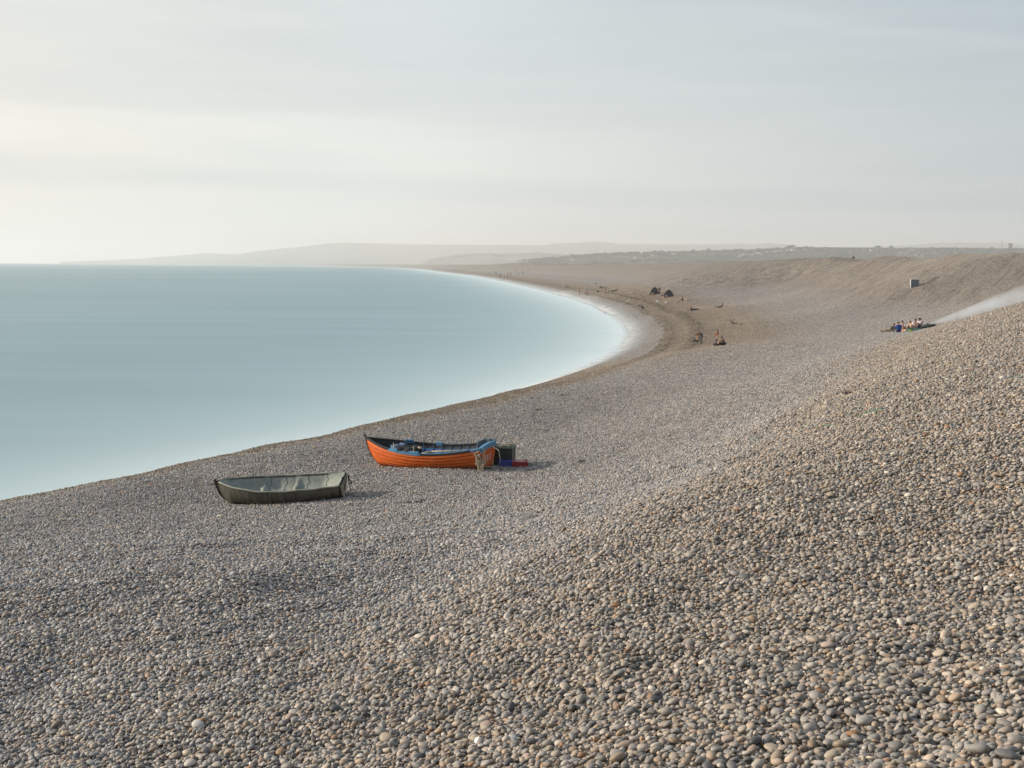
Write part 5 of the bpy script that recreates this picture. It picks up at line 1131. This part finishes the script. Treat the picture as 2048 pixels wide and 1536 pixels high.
    # barbecue tray
    p = at(1861, 655); r = thing('barbecue_tray', 'small foil barbecue tray from which the smoke drifts', 'barbecue', p, .2)
    fm = pmat('foil', (.4, .4, .4), .4, metal=.8); ch = pmat('charcoal', (.02, .018, .016), .9, .4, 30)
    MB().box(-.22, .22, -.15, -.14, 0, .09).box(-.22, .22, .14, .15, 0, .09).box(-.22, -.21, -.14, .14, 0, .09).box(.21, .22, -.14, .14, 0, .09).box(-.21, .21, -.14, .14, .0, .01).build('tray', fm, r); MB().box(-.205, .205, -.135, .135, .012, .06).build('coals', ch, r)
    # gear by single people
    bag(1390, 621, .9, .45, .30, cmat((.015, .017, .05)), 'dark navy bag beside the person in the olive top'); cloth(1381, 624, 1.5, .9, cmat((.05, .06, .14)), 'dark mat under the person in the olive top', 'mat', 'mat', .03)
    bd = pmat('pale_board', (.50, .44, .42), .7, .15); p = at(1293, 618); o = MB().box(-.75, .75, -.12, .12, .02, .09).box(-.95, -.75, -.07, .07, .03, .08).build('board', bd); o.location = p; o.rotation_euler = (0, 0, -.1); tag(o, 'pale board lying right of the hunched dark figure', 'board')
    bag(1325, 592, .7, .4, .25, cmat(BLACK), 'black bag between the two tents', dy=.5); bag(1196, 584, .5, .3, .35, cmat(BLACK), 'small dark bag left of the standing angler in black')
    bag(1192, 567, .55, .4, .25, cmat((.05, .03, .03)), 'tiny dark red bag higher up the beach than the anglers'); bag(1281, 613, .3, .3, .3, cmat(BLACK), 'dark hooded bundle behind the hunched figure', dy=1.0)
    bag(1372, 601, .25, .2, .2, cmat((.6, .6, .6)), 'small white bag right of the person beside the tents'); bag(1207, 589, .35, .25, .22, cmat((.6, .6, .6)), 'white bag at the feet of the anglers')
    bag(1440, 692, 1.0, .5, .34, cmat((.03, .012, .015)), 'dark red rug bundle beside the hunched person in brown', 'bundle', 'bundle')
    bag(1410, 672, .5, .12, .1, cmat((.65, .62, .62)), 'white folded cloth beyond the bending person', 'cloth', 'cloth'); bag(1391, 684, .5, .3, .2, cmat(BLACK), 'black bag left of the bending person')
    # flat dark shelter where the anglers stand
    p = at(1207, 579); r = thing('low_shelter', 'flat topped black low shelter behind the standing anglers', 'shelter', p, -.05); MB().box(-1.3, 1.1, -.4, .5, .62, .70).build('top', cmat(BLACK), r)
    for x in (-1.1, .9): MB().tube([(x, -.3, 0), (x, -.3, .62)], .04, 5).build('leg', cmat(BLACK), r)
    # rods on rests
    rm = pmat('rod_carbon', (.03, .03, .03), .4)
    def rod(px, py, pxt, pyt, lab, rad=.035, m=rm):
        b = at(px, py); t_ = atY(pxt, pyt, b.y + .8); r = thing('fishing_rod', lab, 'fishing rod', b, 0); d = t_ - b
        MB().tube([Vector((0, 0, 0)), d * .25, d * .6, d], [rad, rad * .9, rad * .6, rad * .35], 5).build('blank', m, r); q = d * .12
        MB().blob(q + Vector((0, -.06, 0)), .07, .05, .07, 8, 6).build('reel', m, r); MB().tube([(0, 0, 0), d * .35 + Vector((.0, -.1, 0)), Vector((d.x * .35 + .25, .3, 0))], .015, 4).build('rod_rest', m, r)
    rod(1272, 590, 1256, 573, 'left fishing rod of the leaning pair before the tents'); rod(1289.5, 597, 1270, 577, 'right fishing rod of the leaning pair before the tents')
    pr = pmat('pale_rod', (.55, .55, .52), .5); rod(1125, 574, 1127, 564, 'pale upright rod left of the sitting dark figure', .06, pr); rod(1168, 582, 1171, 573, 'pale upright rod beside the close pair of anglers', .06, pr)
    # driftwood and weed
    drift = pmat('black_driftwood', (.018, .014, .012), .8, .4, 6); weed = pmat('dry_seaweed', (.022, .014, .010), .75, .4, 12); bwood = pmat('brown_wood', (.10, .065, .04), .85, .3, 6)
    def stick(pts, rad, lab, m=drift, name='driftwood', cat='driftwood', twigs=0):
        P = [at(x, y, dz=rad * .6) for x, y in pts]; Q = []
        for a, b in zip(P[:-1], P[1:]):
            for i in range(4): q = a.lerp(b, i / 4); q.z = gz(q.x, q.y) + rad * .6 + rg.uniform(0, rad); Q.append(q)
        Q.append(P[-1]); o = MB().tube(Q, [rad * (1 - .5 * i / len(Q)) for i in range(len(Q))], 6)
        for i in range(twigs): a = Q[rg.randrange(len(Q))]; o.tube([a, a + Vector((rg.uniform(-3, 3) * rad, 0, rg.uniform(1, 4) * rad))], rad * .35, 4)
        tag(o.build(name, m, None, True), lab, cat)
    stick([(1221, 584), (1228, 583), (1235, 580)], .16, 'black driftwood branch right of the standing anglers', twigs=3); stick([(1464, 649), (1474, 648.5)], .13, 'short thick black log on the sand coloured shingle', twigs=3); stick([(1479, 651), (1490, 649)], .05, 'thin dark stick right of the short black log')
    stick([(1199, 575), (1207, 572)], .05, 'thin upright stick above the flat black shelter'); stick([(1354, 607), (1363, 604)], .05, 'thin brown stick below the sitting person by the tents', bwood); stick([(375, 1048), (392, 1044), (410, 1043), (421, 1049)], .014, 'thin dark wire arching over the pebbles below the grey boat', name='wire', cat='wire'); stick([(443, 1050), (460, 1044), (473, 1041)], .014, 'short straight dark wire right of the arching one', name='wire', cat='wire')
    stick([(1190, 791), (1215, 790)], .035, 'thin dark stick lying near the brown water line', bwood)
    stick([(1331, 714), (1344, 713)], .05, 'small brown stick by the bend of the shore', bwood)
    def clump(px, py, w, h, lab, m=weed, n_=26, name='seaweed', cat='seaweed'):
        p = at(px, py); mb = MB()
        for i in range(n_):
            a = Vector((rg.uniform(-.5, .5) * w, rg.uniform(-.35, .35) * w * .7, .01)); pts = [a]
            for k in range(4): pts.append(pts[-1] + Vector((rg.uniform(-.16, .16) * w, rg.uniform(-.12, .12) * w, rg.uniform(-.25, .5) * h)))
            for q in pts: q.z = max(q.z, .0)
            mb.tube(pts, rg.uniform(.006, .02) * (w / .4), 4)
        o = mb.build(name, m, None); o.location = p; tag(o, lab, cat)
    clump(835, 1008, .55, .05, 'long dark strand of dried seaweed below the two boats', n_=34); clump(850, 1005, .2, .09, 'small dark tuft at the right end of the long seaweed strand', n_=12)
    clump(1168, 926, .34, .10, 'spiky dark seaweed clump right of the orange boat'); clump(1081, 822, .40, .10, 'small black seaweed clump between the boat and the bay'); clump(1130, 792, .45, .08, 'brown seaweed scrap near the brown water line')
    clump(283, 1071, .30, .07, 'dark seaweed scrap on the pebbles left below the grey boat'); clump(104, 1087, .14, .07, 'tiny black weed scrap far left on the pebbles'); clump(1173, 800, .3, .08, 'thin weed scrap right of the brown one near the water')
    for i, (px, py, l) in enumerate([(1700, 790, 'in the upper slope near the green line'), (1385, 628, 'below the mat of the olive topped person'), (1465, 625, 'right of the dark clothed person lying alone'), (1752, 617, 'left above the barbecue party'), (1790, 599, 'below the square box'), (1841, 615, 'right below the square box')]):
        clump(px, py, .5 if py < 700 else .3, .12, 'small dark weed scrap ' + l, n_=12)
    # odd bright stones and scraps
    def scrap(px, py, r_, c, lab, name='stone', cat='stone', flat=.5):
        p = at(px, py, dz=r_ * .2); mb = MB().blob((0, 0, r_ * flat * .5), r_, r_ * .8, r_ * flat, 12, 8, 0, .08, rg); o = mb.build(name, pmat('scrap', c, .6, .2, 20), None, True); o.location = p; o.rotation_euler = (0, 0, rg.uniform(0, 3)); tag(o, lab, cat)
    scrap(776, 1024, .075, (.62, .20, .07), 'bright orange stone below the dark seaweed strand'); scrap(442, 1035, .09, (.62, .56, .36), 'flat pale yellow stone below the grey boat'); scrap(1013, 870, .10, (.55, .50, .32), 'pale yellow stone behind the orange boat')
    scrap(1015, 872, .05, (.50, .44, .26), 'smaller yellow stone touching the pale one behind the boat'); scrap(246, 989, .08, (.45, .14, .05), 'orange stone near the water left of the grey boat'); scrap(300, 972, .08, (.42, .10, .05), 'red stone near the water left of the grey boat'); scrap(627, 897, .08, (.66, .50, .20), 'yellow scrap on the shingle left of the orange bow', 'litter', 'litter')
    scrap(958, 1490, .042, (.80, .80, .78), 'white round shell like stone among the nearest pebbles', flat=.8); scrap(1055, 1437, .06, (.20, .21, .22), 'large dark grey flat stone among the nearest pebbles', flat=.42); scrap(1026, 1486, .062, (.42, .41, .40), 'large pale oval stone among the nearest pebbles', flat=.5)
    scrap(1315, 604, .35, (.7, .7, .68), 'white scrap on the ground below the tents', 'litter', 'litter', .4); scrap(1332, 606, .25, (.5, .6, .62), 'pale blue scrap below the right tent', 'litter', 'litter', .5); scrap(1256, 603, .22, (.7, .68, .6), 'pale scrap left below the fishing rods', 'litter', 'litter', .5)
    # long green line half buried in the shingle
    gm = pmat('green_line', (.07, .17, .125), .7, .2, 20)
    pts = [(1196, 921), (1230, 914), (1268, 909), (1320, 897), (1380, 889), (1440, 884), (1500, 881), (1545, 876), (1590, 868), (1640, 856), (1680, 850), (1720, 834), (1760, 824), (1800, 812), (1840, 800), (1870, 790), (1900, 781), (1940, 770), (1980, 764), (2020, 760), (2060, 756)]
    G = [at(x, y) for x, y in pts]; mb = MB(); run = []
    for a, b in zip(G[:-1], G[1:]):
        for i in range(14):
            q = a.lerp(b, i / 14); bury = .035 * math.sin(q.x * 2.1 + 1.3 * math.sin(q.y * .9)) + .02 * math.sin(q.x * 7); q = Vector((q.x + .02 * math.sin(q.y * 6), q.y, gz(q.x, q.y) + .012 + bury)); run.append(q)
    mb.tube(run, .014, 6); tag(mb.build('green_line', gm, None, True), 'long green line half buried across the slope of pebbles', 'rope')
    # second thin dark line
    pts = [(1270, 944), (1330, 938), (1400, 930), (1450, 927), (1500, 918)]; G = [at(x, y) for x, y in pts]; run = []
    for a, b in zip(G[:-1], G[1:]):
        for i in range(10): q = a.lerp(b, i / 10); run.append(Vector((q.x, q.y, gz(q.x, q.y) + .02 + .03 * math.sin(q.x * 3))))
    tag(MB().tube(run, .008, 5).build('dark_line', drift, None, True), 'thin dark line below the green one on the shingle', 'rope')
gear()
def smoke():
    a = at(1863, 655, dz=.15); n_, k_ = 26, 14; V = []; Fc = []; CZ = []
    p1 = atY(2120, 588, 112)
    for i in range(n_):
        t = i / (n_ - 1); c = a.lerp(p1, t); c.z = max(gz(c.x, c.y) + .3 + .5 * t, c.z); CZ.append(c.z); ry = .25 + 2.2 * t ** .8; rz_ = .12 + 1.35 * t ** .8
        for k in range(k_): ph = 2 * math.pi * k / k_; V.append((c.x, c.y + ry * math.cos(ph), c.z + rz_ * (math.sin(ph) * (1 if math.sin(ph) > 0 else .6))))
    for i in range(n_ - 1):
        for k in range(k_): Fc.append((i * k_ + k, i * k_ + (k + 1) % k_, (i + 1) * k_ + (k + 1) % k_, (i + 1) * k_ + k))
    Fc += [tuple(reversed(range(k_))), tuple(range((n_ - 1) * k_, n_ * k_))]
    m = bpy.data.materials.new('thin_smoke'); m.use_nodes = True; t = m.node_tree; t.nodes.clear()
    g = N(t, 'ShaderNodeNewGeometry'); sp = N(t, 'ShaderNodeSeparateXYZ'); t.links.new(g.outputs['Position'], sp.inputs[0]); f = N(t, 'ShaderNodeMapRange'); t.links.new(sp.outputs['X'], f.inputs['Value'])
    f.inputs['From Min'].default_value = a.x; f.inputs['From Max'].default_value = p1.x; f.inputs['To Min'].default_value = .62; f.inputs['To Max'].default_value = .0; f.interpolation_type = 'SMOOTHSTEP'
    nz = N(t, 'ShaderNodeTexNoise', Scale=.8, Detail=4.0); t.links.new(g.outputs['Position'], nz.inputs['Vector'])
    v = N(t, 'ShaderNodeVolumePrincipled'); v.inputs['Color'].default_value = (.90, .95, 1, 1); v.inputs['Anisotropy'].default_value = .2
    # densest on the plume's axis, nothing at its skin
    ax = (p1 - a); ax.z = 0; L_ = ax.length; sl = N(t, 'ShaderNodeVectorMath'); sl.operation = 'SUBTRACT'; t.links.new(g.outputs['Position'], sl.inputs[0]); sl.inputs[1].default_value = tuple(a)
    s2 = N(t, 'ShaderNodeSeparateXYZ'); t.links.new(sl.outputs[0], s2.inputs[0])
    tt = math_node(t, 'DIVIDE', math_node(t, 'ADD', math_node(t, 'MULTIPLY', s2.outputs['X'], ax.x / L_), math_node(t, 'MULTIPLY', s2.outputs['Y'], ax.y / L_)), L_)
    zc_ = math_node(t, 'MULTIPLY', tt, CZ[-1] - CZ[0]); zoff = math_node(t, 'SUBTRACT', math_node(t, 'SUBTRACT', s2.outputs['Z'], CZ[0] - a.z), zc_)
    rr = math_node(t, 'ADD', math_node(t, 'MULTIPLY', math_node(t, 'POWER', math_node(t, 'MAXIMUM', tt, 0.0), .8), 1.35), .15)
    q = math_node(t, 'DIVIDE', zoff, rr); k = math_node(t, 'SUBTRACT', 1.0, math_node(t, 'MULTIPLY', q, q), clamp=True)
    t.links.new(math_node(t, 'MULTIPLY', math_node(t, 'MULTIPLY', f.outputs[0], math_node(t, 'MULTIPLY', k, k)), math_node(t, 'MULTIPLY', math_node(t, 'SUBTRACT', nz.outputs['Fac'], .22, clamp=True), 3.4)), v.inputs['Density']); o = N(t, 'ShaderNodeOutputMaterial'); t.links.new(v.outputs[0], o.inputs['Volume'])
    ob = mesh_obj('smoke', V, Fc, m, None, True); ob['kind'] = 'stuff'; ob['label'] = 'thin bluish smoke drifting right from the barbecue'
smoke()
build_pebbles()
build_patches()
haze()
